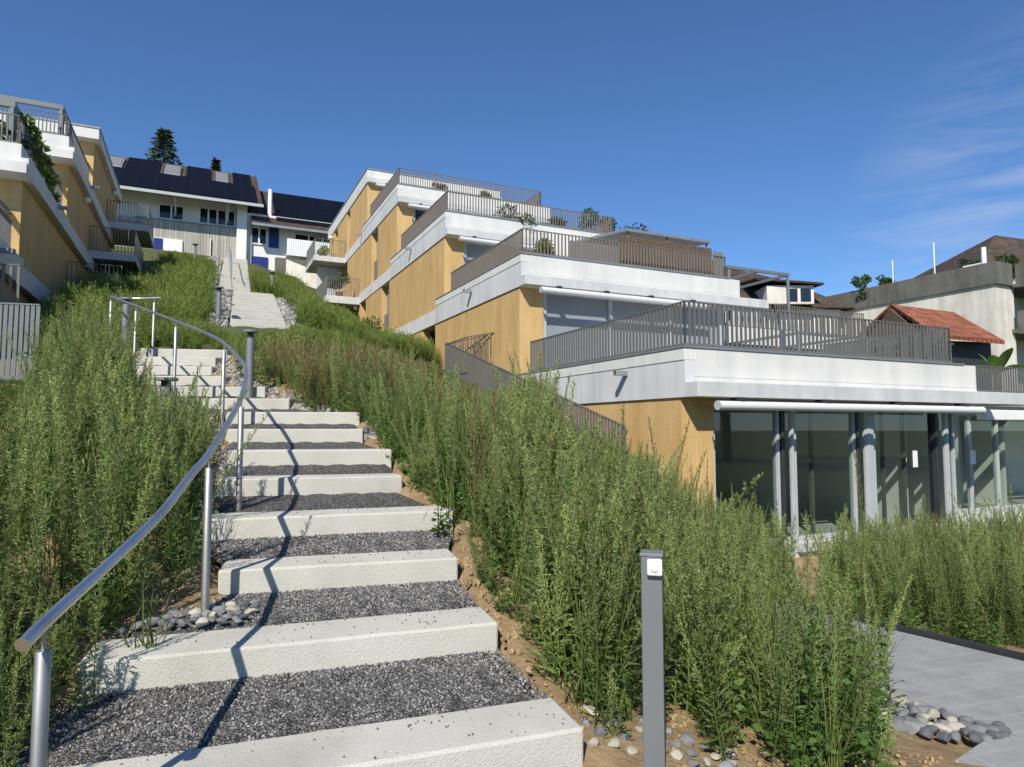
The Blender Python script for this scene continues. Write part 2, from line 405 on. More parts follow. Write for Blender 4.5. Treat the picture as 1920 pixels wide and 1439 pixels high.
# ------------------------------------------------------------------ terrain
NB = [-60, 0, 2.3, 8, 13, 20, 31, 36, 44, 60, 120, 400]
ZB = [-.2, -.05, .12, 1.25, 2.35, 3.9, 6.9, 8.7, 12.2, 13.6, 19, 30]
CP = [(-3, 1.5, .30), (-2.3, 2.5, .45), (-3.2, 3.6, .85), (-2.4, 4.2, .9), (-4, 5, 1.15), (-4.2, 7, 1.75), (-6, 8, 2.05), (-6.8, 9, 2.1), (-8, 11, 2.6), (-9, 14, 3.3), (-7, 13.5, 3.3), (-12, 19, 5.0),
      (-17, 27, 6.7), (-3, 11, 2.45), (-4, 14, 3.2), (-6.2, 16, 3.9), (-2, 10, 1.95),
      (.6, 2.6, .08), (.6, 3.3, .12), (.3, 4.0, .3), (.1, 4.8, .5), (-.2, 5.7, .75), (-.6, 6.6, 1.0), (.5, 6.6, .7), (-.5, 8, 1.2), (1.4, 4.2, 0), (2.2, 4.0, -.15), (1.4, 6.6, .2), (2.2, 7.5, -.1),
      (2.6, 9.5, .2), (1.5, 10, .75), (.6, 12.5, 1.5), (-.6, 15.5, 2.3), (-2.2, 20, 3.3), (-5, 26, 4.6), (-7, 31, 6.1), (-9, 36, 8.2), (-12, 41, 10.0),
      (3, 5.8, -.17), (4, 4.8, -.17), (5, 3.5, -.17), (2.5, 3.5, -.16), (3.6, 2.4, -.15), (1.5, 2.8, .0), (0.5, 1, 0), (3.0, 8.5, -.55), (4.5, 8, -.55), (5.5, 9.5, -.8), (4.5, 11, -.85), (7, 7.5, -.6), (9, 11, -.8), (8, 5, -.3), (12, 14, -.7),
      (W(16, 9.3, 0)[0], W(16, 9.3, 0)[1], -.9), (W(20, 9.2, 0)[0], W(20, 9.2, 0)[1], -.9), (W(15, 11, 0)[0], W(15, 11, 0)[1], -.95), (W(25, 9, 0)[0], W(25, 9, 0)[1], -.8), (W(20, 13, 0)[0], W(20, 13, 0)[1], -.6), (12, 6, -.5), (18, 8, -.6), (22, 28, 2.5), (-2, .5, .15), (0, -3, 0), (6, -3, -.2), (-6, 0, .4), (-1.2, 3.2, .3), (-10, 6, 1.6), (-14, 10, 2.6)]
for k in range(10):
    r, l, d, nrm = step_frame(k)
    for q, off in ((r, .2), (l, -.2)):
        q2 = q + d * off - nrm * .2; CP.append((q2.x, q2.y, SZ[k] - .17))
for k in range(10, 14):
    r, l, d, nrm = step_frame(k)
    for q, off in ((r, .3), (l, -.3)):
        q2 = q + d * off; CP.append((q2.x, q2.y, SZ[k] - .12))
for F_ in (FLT, FLT_B):
    for i in range(0, len(F_), 3):
        p0, p1, n_, z_ = F_[i]
        for p_ in (p0 - .4, p1 + .4):
            x, y, _ = W(p_, n_, 0); CP.append((x, y, z_ - .12))
for x, y, z in [(-80, -20, 0), (80, -20, 0), (120, 40, 4), (-120, 40, 12), (0, 150, 26), (120, 150, 26), (-120, 150, 26)]:
    p_, n_ = pn_of(x, y); CP.append((x, y, float(np.interp(n_, NB, ZB))))
CPa = np.array(CP)
def base_z(x, y): return np.interp(-PY * x + PX * y, NB, ZB)
_D = np.hypot(CPa[:, None, 0] - CPa[None, :, 0], CPa[:, None, 1] - CPa[None, :, 1])
_wt = np.linalg.solve(_D + np.eye(len(CPa)) * -.02, CPa[:, 2] - base_z(CPa[:, 0], CPa[:, 1]))
def ground(x, y):
    x = np.atleast_1d(np.asarray(x, float)); y = np.atleast_1d(np.asarray(y, float)); out = np.empty(len(x))
    for a in range(0, len(x), 20000):
        s = slice(a, a + 20000)
        out[s] = base_z(x[s], y[s]) + np.hypot(x[s, None] - CPa[None, :, 0], y[s, None] - CPa[None, :, 1]) @ _wt
    return out
def gz(x, y): return float(ground(x, y)[0])

def stair_poly(grow=0.0):
    rs = []; ls = []
    for k in range(14):
        r, l, d, nrm = step_frame(k)
        rs.append(r + d * grow - nrm * (.05 if k else .6)); ls.append(l - d * grow - nrm * (.05 if k else .6))
    r, l, d, nrm = step_frame(13)
    rs.append(r + d * grow + nrm * .5); ls.append(l - d * grow + nrm * .5)
    return [(q.x, q.y) for q in rs] + [(q.x, q.y) for q in reversed(ls)]
def inside(x, y, poly):
    x = np.asarray(x, float); y = np.asarray(y, float); r = np.zeros(x.shape, bool); j = len(poly) - 1
    for i in range(len(poly)):
        xi, yi = poly[i]; xj, yj = poly[j]
        if yi != yj:
            c = ((yi > y) != (yj > y)) & (x < (xj - xi) * (y - yi) / (yj - yi) + xi); r ^= c
        j = i
    return r
def flight_poly(F_, g):
    a = F_[0]; b = F_[-1]
    return [W(a[0] - g, a[2] - .1, 0)[:2], W(a[1] + g, a[2] - .1, 0)[:2], W(b[1] + g, b[2] + .8, 0)[:2], W(b[0] - g, b[2] + .8, 0)[:2]]
PATH = [(2.35, 6.75), (3.17, 5.56), (3.65, 4.87), (5.4, 2.4), (4.4, 1.55), (2.72, 3.73), (2.43, 4.02), (1.45, 5.5)]
P_STAIR = stair_poly(0.02)
P_A, P_B = flight_poly(FLT, 0), flight_poly(FLT_B, 0)
xs = np.unique(np.concatenate([np.arange(-9, 7, .12), np.linspace(-30, -9, 60), np.linspace(7, 35, 70), np.linspace(-400, -30, 40), np.linspace(35, 400, 40)]))
ys = np.unique(np.concatenate([np.arange(.5, 13, .12), np.linspace(13, 50, 110), np.linspace(50, 400, 40), np.linspace(-120, .5, 40)]))
XX, YY = np.meshgrid(xs, ys); xf, yf = XX.ravel(), YY.ravel()
zf = ground(xf, yf)
zf += np.where(yf < 40, (np.sin(xf * 7.1 + yf * 3.3) + np.sin(xf * 3.7 - yf * 6.1)) * .008, 0)
def sink(mask, z):                                        # the ground dips a little under what is laid on it
    zf[mask] = np.minimum(zf[mask], z[mask] if hasattr(z, '__len__') else z)
mk = inside(xf, yf, stair_poly(-.02))
nn_ = np.empty(len(xf))
stair_ref = np.array([((step_frame(k)[0] + step_frame(k)[1]) / 2).to_tuple() for k in range(14)])
def tread_z(x, y):                                       # height of the stair line near a point, minus cover
    out = np.full(len(x), -9.0)
    for i in range(len(x)):
        z = SZ[0] - .35
        for k in range(14):
            r, l, d, nrm = step_frame(k)
            t = (Vector((x[i], y[i])) - r).dot(nrm)
            if t > 0: z = SZ[k] - .06 + min(t, .75) * .05 - .1
        out[i] = z
    return out
zf[mk] = np.minimum(zf[mk], tread_z(xf[mk], yf[mk]))
sink(inside(xf, yf, PATH), -.22)
for F_, P_ in ((FLT, P_A), (FLT_B, P_B)):
    mk = inside(xf, yf, P_)
    n_ = -PY * xf[mk] + PX * yf[mk]
    zf[mk] = np.minimum(zf[mk], F_[0][3] + (n_ - F_[0][2]) * (F_[1][3] - F_[0][3]) / .72 - .25)
# level pads under the two rows of terraces
pf = PX * xf + PY * yf; nf = -PY * xf + PX * yf
sink((pf > 7.0) & (pf < 24) & (nf > 8.9) & (nf < 15.5), -1.0)
nx, ny = len(xs), len(ys)
idx = np.arange(nx * ny).reshape(ny, nx)
quads = np.stack([idx[:-1, :-1], idx[:-1, 1:], idx[1:, 1:], idx[1:, :-1]], -1).reshape(-1, 4)
me = bpy.data.meshes.new('ground')
me.vertices.add(nx * ny); me.vertices.foreach_set('co', np.stack([xf, yf, zf], 1).ravel())
me.loops.add(quads.size); me.loops.foreach_set('vertex_index', quads.ravel())
me.polygons.add(len(quads)); me.polygons.foreach_set('loop_start', np.arange(0, quads.size, 4)); me.polygons.foreach_set('loop_total', np.full(len(quads), 4))
me.polygons.foreach_set('use_smooth', np.ones(len(quads), bool))
me.materials.append(M_soil); me.update(); me.validate()
o = bpy.data.objects.new('ground', me); COL.objects.link(o); tag(o, kind='structure')

# gravel treads between the blocks
mb = MB()
for k in range(-1, 13):
    if k < 0:
        r1, l1, d1, n1 = step_frame(0)
        a0, a1 = r1 - n1 * .9 + d1 * .3, l1 - n1 * .9; b0, b1 = r1 + d1 * .02, l1; za, zb = .13, SZ[0] - .14
        a0 = r1 - n1 * .9
    else:
        r, l, d, nrm = step_frame(k); r1, l1, d1, n1 = step_frame(k + 1)
        a0, a1 = r + nrm * (BD - .02) - d * .02, l + nrm * (BD - .02) + d * .02
        b0, b1 = r1 + n1 * .02, l1 + n1 * .02
        # the tread keeps the wider of both blocks
        if (a0 - b0).dot(d1) < -0: pass
        za, zb = SZ[k] - .012, SZ[k + 1] - .137
    NS, MS = 8, 22; vs_ = []
    for i in range(NS + 1):
        for j in range(MS + 1):
            t, s = i / NS, j / MS
            q = (a0.lerp(b0, t)).lerp(a1.lerp(b1, t), s)
            edge = min(s, 1 - s)
            z = za + (zb - za) * t + .006 * math.sin(q.x * 23 + q.y * 17) + random.uniform(-.003, .003) - (.05 if edge < .01 else 0)
            vs_.append((q.x, q.y, z))
    mb.add(vs_, [(i * (MS + 1) + j + 1, i * (MS + 1) + j, (i + 1) * (MS + 1) + j, (i + 1) * (MS + 1) + j + 1) for i in range(NS) for j in range(MS)])
o = mb.build('gravel_path', M_gravel, smooth=True); tag(o, kind='structure')

# paved path on the right
mb = MB()
mb.add([(x, y, -.15) for x, y in PATH] + [(x, y, -.3) for x, y in PATH], [tuple(range(7, -1, -1))] + [(i, (i + 1) % 8, (i + 1) % 8 + 8, i + 8) for i in range(8)])
o = mb.build('paved_path', M_paver); tag(o, kind='structure')
SLAB = [(2.18, 3.40), (2.44, 3.585), (2.68, 3.665), (4.3, 1.55), (3.2, .8), (1.9, 2.9)]
mb = MB(); k = len(SLAB)
mb.add([(x, y, -.12) for x, y in reversed(SLAB)] + [(x, y, -.3) for x, y in reversed(SLAB)], [tuple(range(k - 1, -1, -1))] + [(i, (i + 1) % k, (i + 1) % k + k, i + k) for i in range(k)])
o = mb.build('pavement', M_paver, bevel=.008); tag(o, kind='structure')

# ------------------------------------------------------------------ block steps
ORD = ['lowest', 'second', 'third', 'fourth', 'fifth', 'sixth', 'seventh', 'eighth', 'ninth', 'tenth', 'eleventh', 'twelfth', 'thirteenth', 'fourteenth', 'fifteenth', 'sixteenth', 'seventeenth', 'eighteenth', 'nineteenth', 'twentieth']
EXTRA = {0: 'nearest the camera, cut by the picture edge', 1: 'longest, its left end under weeds', 2: 'its left end bare above the stones', 3: 'with a leafy weed over its right end', 4: 'crossed by the handrail shadow', 5: 'with a dark seedling at its right',
         6: 'seen at eye level', 7: 'its underside edge just above eye level', 8: 'short end beside loose stones', 9: 'carrying the tall disc lamp', 10: 'left of the tall disc lamp', 11: 'half hidden by pale weeds', 12: 'behind the thin rail post', 13: 'topmost before the landing'}
def block(k, r, l, z, d, nrm, depth, h, label, group):
    nx_ = max(3, int((r - l).length / .14)); mb = MB()
    c0, c1 = l, r
    prof = [(0, -h), (0, -h * .5), (0, 0), (depth * .5, 0), (depth, 0), (depth, -h)]
    v = []
    for i in range(nx_ + 1):
        q = c0.lerp(c1, i / nx_)
        for dn, dz in prof:
            e = 0 if i in (0, nx_) else 1
            v.append((q.x + nrm.x * dn + random.uniform(-.0015, .0015), q.y + nrm.y * dn + random.uniform(-.0015, .0015), z + dz + random.uniform(-.001, .001)))
    m_ = len(prof)
    fs = [(i * m_ + j + 1, i * m_ + j, (i + 1) * m_ + j, (i + 1) * m_ + j + 1) for i in range(nx_) for j in range(m_ - 1)]
    fs += [tuple(range(m_)), tuple(nx_ * m_ + j for j in range(m_ - 1, -1, -1))]
    mb.add(v, fs); o = mb.build('block_step', M_step, bevel=.012, seg=2)
    tag(o, label, 'step', group); return o
for k in range(14):
    r, l, d, nrm = step_frame(k)
    block(k, r, l, SZ[k], d, nrm, BD, .27, f'{ORD[k]} pale concrete block step from the bottom, {EXTRA[k]}', 'block steps of the lower garden stairs')
for F_, nm in ((FLT, 'middle'), (FLT_B, 'top')):
    for i, (p0, p1, n_, z_) in enumerate(F_):
        a = Vector(W(p0, n_, 0)[:2]); b = Vector(W(p1, n_, 0)[:2]); d = (b - a).normalized(); nrm = Vector((-d.y, d.x))
        block(i, b, a, z_, d, nrm, .36, .34, f'{ORD[i]} pale block step from below in the {nm} straight flight', f'block steps of the {nm} flight')

mb = MB()
for F_ in (FLT, FLT_B):
    for p0, p1, n_, z_ in F_: mb.box(p0 + .03, p1 - .03, n_ + .355, n_ + .735, z_ - .25, z_ + .04)
o = mb.build('gravel_path', M_gravel); tag(o, kind='structure')
# ------------------------------------------------------------------ curved handrail
RAIL = [(-1.33, 1.86, .915), (-1.35, 1.99, .95), (-1.39, 2.32, 1.03), (-1.45, 2.78, 1.15), (-1.56, 3.27, 1.28), (-1.63, 3.61, 1.37), (-1.81, 4.27, 1.55), (-2.01, 4.95, 1.74), (-2.34, 5.85, 1.99), (-2.57, 6.33, 2.13), (-3.17, 7.3, 2.44), (-3.68, 7.94, 2.65), (-4.41, 8.68, 2.91), (-5.49, 9.74, 3.29), (-6.3, 10.46, 3.57)]
LOOP = [(-6.47, 10.64, 3.63), (-6.55, 10.8, 3.66), (-6.56, 10.96, 3.68), (-6.48, 11.1, 3.69), (-6.3, 11.15, 3.70), (-6.05, 11.12, 3.70), (-5.92, 11.1, 3.70)]
def catmull(pts, n=8):
    P = [Vector(p) for p in pts]; P = [P[0] * 2 - P[1]] + P + [P[-1] * 2 - P[-2]]; out = []
    for i in range(1, len(P) - 2):
        for j in range(n):
            t = j / n; a, b, c, d = P[i - 1:i + 3]
            out.append(.5 * ((2 * b) + (c - a) * t + (2 * a - 5 * b + 4 * c - d) * t * t + (3 * b - a - 3 * c + d) * t ** 3))
    out.append(P[-2]); return out
rail_pts = catmull(RAIL + LOOP, 8)
hr = thing('handrail', (-1.35, 1.99, 0), 'long curved stainless steel handrail sweeping up beside the lower garden steps', 'handrail')
RR = .0188
mb = MB(); mb.tube(rail_pts[:-0 or None], RR, 18); mb.build('rail_tube', M_steel, hr, smooth=True)
e0 = Vector(rail_pts[0]); ed = (e0 - Vector(rail_pts[1])).normalized()
mb = MB(); mb.tube([e0 + ed * -.001, e0 + ed * .006], RR + .0018, 18); mb.build('end_cap', M_steel, hr, smooth=True)
POSTS = [(-1.345, 1.96), (-1.63, 3.61), (-2.02, 4.98), (-3.14, 7.26), (-4.41, 8.68), (-5.6, 9.84), (-6.53, 10.74), (-6.02, 11.115)]
for (x, y) in POSTS:
    rz = min(rail_pts, key=lambda q: (q.x - x) ** 2 + (q.y - y) ** 2); t = rz.z - RR
    x, y = rz.x, rz.y
    g = gz(x, y) - .15
    mb = MB(); mb.lathe((x, y, 0), [(.021, g), (.021, t - .062), (.0195, t - .06)], 16)
    mb.lathe((x, y, 0), [(.0065, t - .0605), (.0065, t + .008)], 10)
    mb.build('post', M_post, hr, smooth=True)

# far handrails of the upper flights: thin posts with a rail
def thin_rail(pts, label, hh=.9):
    x0, y0, _ = pts[0]
    t = thing('handrail', pts[0], label, 'handrail')
    mb = MB(); mb.tube([(x, y, z + hh) for x, y, z in pts], .022, 8); mb.build('rail_tube', M_steel, t, smooth=True)
    for (x, y, z) in pts:
        mb = MB(); mb.tube([(x, y, z - .2), (x, y, z + hh)], .021, 8); mb.build('post', M_steel, t, smooth=True)
thin_rail([W(.95, 28.3, 7.2), W(1.0, 31, 8.0), W(1.06, 34, 9.0), W(1.12, 38, 10.3)], 'thin steel handrail on the distant top flight of steps')

# ------------------------------------------------------------------ disc lamps along the path
def disc_lamp(x, y, z0, h, rp, rc, label):
    t = thing('path_lamp', (x, y, z0), label, 'lamp', 'round steel path lamps with disc caps')
    mb = MB(); mb.lathe((x, y, z0 - .25), [(rp, 0), (rp, h * .86 + .25)], 20); mb.build('post', M_lampgrey, t, smooth=True)
    mb = MB(); mb.lathe((x, y, z0), [(rp * .82, h * .86), (rp * .82, h - .03)], 20); mb.build('lamp_neck', M_dark, t, smooth=True)
    mb = MB(); mb.lathe((x, y, z0), [(rp * .8, h - .033), (rc, h - .028), (rc, h - .006), (rc * .95, h)], 28); mb.build('disc_cap', M_lampgrey, t, smooth=True)
    return t
disc_lamp(-3.38, 6.5, gz(-3.38, 6.5), 2.0 - gz(-3.38, 6.5), .056, .108, 'short grey disc-capped lamp half sunk in weeds left of the handrail')
disc_lamp(-3.72, 9.42 + .0, 2.1, .80, .055, .105, 'grey disc-capped lamp standing on the tenth step beside the rail bend')
disc_lamp(-6.38, 10.92, 2.9, .76, .058, .11, 'grey disc-capped lamp inside the loop at the handrail end')
disc_lamp(*W(.35, 19.4, 0)[:2], gz(*W(.35, 19.4, 0)[:2]), .95, .07, .12, 'small disc-capped lamp at the foot of the middle flight')
disc_lamp(*W(2.4, 27.6, 0)[:2], gz(*W(2.4, 27.6, 0)[:2]), .95, .07, .12, 'small disc-capped lamp right of the top landing')
disc_lamp(*W(-.5, 37, 0)[:2], gz(*W(-.5, 37, 0)[:2]), 1.1, .06, .16, 'far disc-capped lamp against the weathered board wall')

# ------------------------------------------------------------------ square bollard with motion sensor
bx, by, bz, bt = .562, 2.72, -.02, 1.008
bo = thing('bollard', (bx, by, bz), 'square grey metal bollard with white motion sensor by the lowest step', 'bollard')
a = R_(-15)
def rot(px_, py_): return bx + px_ * math.cos(a) - py_ * math.sin(a), by + px_ * math.sin(a) + py_ * math.cos(a)
def rbox(mb, x0, x1, y0, y1, z0, z1):
    c = [rot(x0, y0), rot(x1, y0), rot(x1, y1), rot(x0, y1)]
    return mb.hexa([(*q, z0) for q in c] + [(*q, z1) for q in c])
mb = MB(); rbox(mb, -.041, .041, -.041, .041, bz - .3, bt - .014); mb.build('bollard_body', M_bollard, bo, bevel=.004)
mb = MB(); rbox(mb, -.0455, .0455, -.0455, .0455, bt - .0135, bt); mb.build('top_plate', M_bollard, bo, bevel=.002)
mb = MB(); rbox(mb, -.016, .043, -.069, -.042, bt - .083, bt - .019); se = mb.build('motion_sensor', M_plastic, bo, bevel=.008, seg=3)
def sphere_cap(c, nrm, r, hgt, name, mat, par):
    v = []; fs = []; n_ = Vector(nrm).normalized(); u = n_.cross(Vector((0, 0, 1))).normalized(); w2 = u.cross(n_)
    for i in range(6):
        t = i / 5 * math.pi / 2
        v += [Vector(c) + (u * math.cos(2 * math.pi * j / 20) + w2 * math.sin(2 * math.pi * j / 20)) * r * math.cos(t) + n_ * hgt * math.sin(t) for j in range(20)]
    fs = [(i * 20 + j, i * 20 + (j + 1) % 20, (i + 1) * 20 + (j + 1) % 20, (i + 1) * 20 + j) for i in range(5) for j in range(20)]
    mb = MB(); mb.add(v, fs); return mb.build(name, mat, par, smooth=True)
cx, cy = rot(.0145, -.0692)
nd = Vector((math.sin(a), -math.cos(a), 0))
mb = MB(); q0 = Vector((cx, cy, bt - .052))
mb.tube([q0 - nd * .004, q0 + nd * .0012], .0205, 24); mb.build('lens_ring', M_lens, se, smooth=True)
sphere_cap(q0 + nd * .001, nd, .0165, .007, 'sensor_lens', M_plastic, se)

# steel edging along the paved path
mb = MB()
ep = [(2.40, 6.80), (3.20, 5.61), (3.69, 4.92), (5.44, 2.45)]
for a_, b_ in zip(ep[:-1], ep[1:]):
    d = (Vector(b_) - Vector(a_)).normalized(); n2 = Vector((-d.y, d.x)) * .012
    if n2.x < 0: n2 = -n2
    c = [Vector(a_) , Vector(b_), Vector(b_) + n2, Vector(a_) + n2]
    c = [c[0], c[3], c[2], c[1]] if (c[1] - c[0]).cross(c[2] - c[0]) < 0 else c
    mb.hexa([(q.x, q.y, -.3) for q in c] + [(q.x, q.y, -.112) for q in c])
o = mb.build('path_edging', M_dark); tag(o, 'low dark steel edging along the far side of the paved path', 'edging')
# ------------------------------------------------------------------ railings
def railing(par, runs, z0, z1, mat=M_rail, spacing=.1, bw=.03, bd=.03, base=.055, name='railing'):
    """runs: polylines in (p,n); flat handrail and base rail, close upright bars"""
    top = MB(); bars = MB(); low = MB()
    for run in runs:
        for (a, b) in zip(run[:-1], run[1:]):
            A, B = Vector(W(*a, 0)), Vector(W(*b, 0)); d = (B - A); ln = d.length; d.normalize(); r = Vector((d.y, -d.x, 0))
            za, zb = (z0(a), z0(b)) if callable(z0) else (z0, z0); ta, tb = (z1(a), z1(b)) if callable(z1) else (z1, z1)
            top.bar(A + Vector((0, 0, ta - .011)) - d * .017, B + Vector((0, 0, tb - .011)) + d * .017, .036, .02)
            if base: low.bar(A + Vector((0, 0, za + base / 2)) - d * .03, B + Vector((0, 0, zb + base / 2)) + d * .03, .055, base)
            k = max(2, int(round(ln / spacing)))
            for i in range(k + 1):
                t = i / k; q = A.lerp(B, t); zl = za + (zb - za) * t + base - .001; zh = ta + (tb - ta) * t - .0205
                u = r * bd / 2; v = d * bw / 2
                bars.hexa([q - u - v + Vector((0, 0, zl)), q + u - v + Vector((0, 0, zl)), q + u + v + Vector((0, 0, zl)), q - u + v + Vector((0, 0, zl)),
                           q - u - v + Vector((0, 0, zh)), q + u - v + Vector((0, 0, zh)), q + u + v + Vector((0, 0, zh)), q - u + v + Vector((0, 0, zh))])
    t = top.build(name, mat, par)
    bars.build('bar_panel', mat, t)
    if base: low.build('base_rail', mat, t)
    return t

def awning(par, p0, p1, n, z):
    mb = MB(); prof = [(n + .072 * math.cos(t), z + .072 * math.sin(t)) for t in np.linspace(0, 2 * math.pi, 14, endpoint=False)]
    mb.prism_p(prof, p0, p1); a = mb.build('awning_cassette', M_awn, par, smooth=True)
    for p in np.linspace(p0 + .5, p1 - .5, 4): mb = MB(); mb.box(p - .06, p + .06, n - .03, n + .2, z + .068, z + .13); mb.build('awning_bracket', M_dark, a)
    for p in (p0 - .014, p1): mb = MB(); mb.prism_p([(n + (x - n) * 1.06, z + (y - z) * 1.06) for x, y in prof], p, p + .014); mb.build('end_plate', M_alu, a, smooth=True)

# ------------------------------------------------------------------ the terraced building on the right
RB = thing('terraced_building', W(6.9, 8.35, -.8), 'terraced apartment building on the right, ochre walls with white concrete terrace bands stepping uphill', 'building')
FN = [8.35, 14.3, 19.85, 25.7, 31.2]; TZ = [2.79, 5.74, 8.46, 11.34, 13.93]; BZ = [2.0, 4.95, 7.66, 10.56, 13.3]
PL, PRT = 6.9, 14.4
PE = [14.42, 13.85, 13.9, 13.9, 13.9]
for k in range(5):
    F0, T, Bz = FN[k], TZ[k], BZ[k]; pe = PE[k]
    F1 = FN[k + 1] + .95 if k < 4 else 42.1
    fl = Bz + .33
    mb = MB()
    if k < 4:
        mb.box(PL + .2201, pe, F0 + .0, F1, Bz, fl); sl = mb.build('terrace_slab', M_white, RB)
        mb = MB(); mb.box(PL + .2202, pe, F0, F0 + .2, fl + .001, T); mb.box(pe - .2, pe, F0 + .201, F1, fl + .001, T); mb.box(PL, PL + .22, F0, F1, T - .2, T); mb.build('parapet', M_white, RB, bevel=.01)
        mb = MB(); mb.box(PL + .012, PL + .2195, F0, F1 - .02, Bz, T - .2005); mb.build('side_panel', M_greyside, RB, bevel=.008)
        mb = MB(); mb.box(PL - .015, pe - .4, F0 - .02, F0 + .13, T + .0005, T + .03); mb.box(PL - .015, PL + .13, F0 + .131, F1 - .05, T + .0005, T + .03); mb.build('coping', M_cap, RB)
        # floor band of the unit above, continuing uphill along the side
        mb = MB(); mb.box(PL + .02, pe - .02, F1 + .002, min(F1 + 15, 41.8), Bz + .004, T - .3); mb.build('floor_band', M_white, RB)
    else:
        mb.box(PL, pe, F0, F1, Bz, T); sl = mb.build('roof_slab', M_white, RB, bevel=.012)
        mb = MB(); mb.box(PL - .03, pe + .03, F0 - .03, F1 + .02, T + .001, T + .06); mb.build('roof_edge', M_cap, RB)
    # the slab edge steps out in front of the parapet
    mb = MB(); lp = [.30, .24, .22, .2, .1][k]
    pr = pe + (1.42 if k == 0 else .85 if k == 1 else .02)
    mb.box(PL + .004, pr, F0 - lp, F0 - .001, Bz - .002, Bz + .24)
    if k < 2: mb.box(pe + .002, pr, F0, F0 + .5, Bz - .002, Bz + .24)
    mb.build('slab_lip', M_fascia, RB, bevel=.01)
    if k < 3:
        for p in (9.0 + k * .4, 11.4 + k * .3): mb = MB(); mb.box(p, p + .012, F0 - .0015, F0 + .01, Bz + .26, T - .004); mb.build('formwork_joint', M_greyside, RB)
    # thin formwork joint lines are left to the concrete itself; water spout on the side
    if k < 4:
        ns = [10.0, 17.6, 23.7, 32.3][k]; zs = [2.45, 5.5, 8.25, 11.1][k] - (.12 if k else .0)
        mb = MB(); mb.box(PL - .24, PL + .12, ns - .09, ns + .0, zs, zs + .012); mb.box(PL - .24, PL + .12, ns - .09, ns - .078, zs + .0121, zs + .075); mb.box(PL - .24, PL + .12, ns - .012, ns, zs + .0121, zs + .075)
        mb.box(PL - .24, PL + .12, ns - .09, ns, zs + .0751, zs + .087); mb.build('water_spout', M_cap, RB)
        nl = FN[k + 1] - .35
        runs = [[(PL + .1, nl), (PL + .1, F0 + .1), ([13.75, 13.4, 13.35, 13.45][k], F0 + .1), ([13.75, 13.4, 13.35, 13.45][k], F0 + [3.3, 3.3, 2.2, 3.4][k])]]
        railing(RB, runs, T + .031, T + [.77, .66, .7, .72][k], M_rail if k == 0 else M_railb)
# walls of the five storeys
SLOT = {2: [(26.95, 28.35)], 3: [(29.05, 30.35)], 4: [(35.4, 36.2)]}
FL = [-.45] + [BZ[k] + .335 for k in range(4)]
NICHE = {1: [(20.9, 22.3)], 2: [(31.3, 32.5)], 3: [(35.9, 37.1)], 4: [(38.9, 40.1)]}
for k in range(5):
    n0 = FN[k] + .17; n1 = min(FN[k] + 20, 41.6); z0, z1 = FL[k], BZ[k] - .004
    if k == 0: z0 = -1.6
    cuts = sorted(SLOT.get(k, []) + NICHE.get(k, []))
    mb = MB(); a = n0 + .3
    segs = []
    for c0, c1 in cuts: segs.append((a, c0)); a = c1
    segs.append((a, n1))
    for s0, s1 in segs: mb.box(PL + .045, PL + .345, s0, s1, z0, z1)
    mb.box(PL + .045, 7.61, n0, n0 + .299, z0, z1)
    for c0, c1 in NICHE.get(k, []): mb.box(PL + 1.0, PL + 1.2, c0 - .1, c1 + .1, z0, z1)
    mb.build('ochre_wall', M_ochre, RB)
    if k:
        mb = MB(); mb.box(PE[k] - .5, PE[k] - .2, n0 + .4, n1, z0, z1); mb.box(PL + .5, PE[k] - .5, n1 - .3, n1 - .01, z0, z1); mb.build('rear_wall', M_whitewall, RB)
    for c0, c1 in SLOT.get(k, []):
        fz = z0 + (z1 - z0) * .47
        mb = MB(); mb.box(PL + .30, PL + .34, c0, c1, z0, z1); wn_ = mb.build('slot_window', M_alu, RB)
        mb = MB(); mb.box(PL + .17, PL + .21, c0 + .1, c1 - .1, z0 + .05, fz); mb.build('lower_panel', M_greypanel, wn_)
        mb = MB(); mb.box(PL + .28, PL + .298, c0 + .08, c1 - .08, fz + .05, z1 - .3); mb.build('pane', M_blind, wn_)
# glass fronts
def glass_front(par, n, z0, z1, stops, sill=0, dark=False, mull=.1, pane_mat=None):
    """stops: p values of the uprights; frame with panes between"""
    fr = MB()
    for p in stops: fr.box(p - mull / 2, p + mull / 2, n - .05, n + .07, z0 + sill + .08, z1 - .09)
    fr.box(stops[0] - mull / 2, stops[-1] + mull / 2, n - .05, n + .07, z1 - .089, z1)
    fr.box(stops[0] - mull / 2, stops[-1] + mull / 2, n - .06, n + .07, z0 + sill, z0 + sill + .079)
    f = fr.build('glass_front', M_alu, par, bevel=.004)
    for a, b in zip(stops[:-1], stops[1:]):
        if b - a < .25: continue
        mb = MB(); mb.box(a + mull / 2, b - mull / 2, n + .0, n + .012, z0 + sill + .08, z1 - .09); mb.build('pane', pane_mat or M_glass, f)
    return f
z1 = 1.99
glass_front(RB, 8.62, -.45, z1, [7.66, 9.10, 9.5, 11.02, 11.56, 13.40, 13.95], mull=.05)
for p in (10.29, 12.26, 12.89): mb = MB(); mb.box(p - .028, p + .028, 8.9, 8.96, -.44, 1.9); mb.build('inner_frame', M_rail, RB)
for p in (9.17, 11.07, 13.36): mb = MB(); mb.box(p - .03, p + .04, 8.54, 8.70, -.37, 1.9); mb.build('dark_seal', M_dark, RB)
for p, w_ in ((9.36, .036), (11.33, .12), (13.62, .065)):
    mb = MB(); mb.box(p - w_, p + w_, 8.50, 8.555, -.43, 1.96); mb.box(p - w_ * .6, p + w_ * .3, 8.485, 8.4995, -.43, 1.96); mb.build('light_post', M_alu, RB, bevel=.006)
mb = MB(); mb.box(7.612, 14.5, 8.53, 9.1, -1.8, -.452); mb.build('plinth', M_fascia, RB)
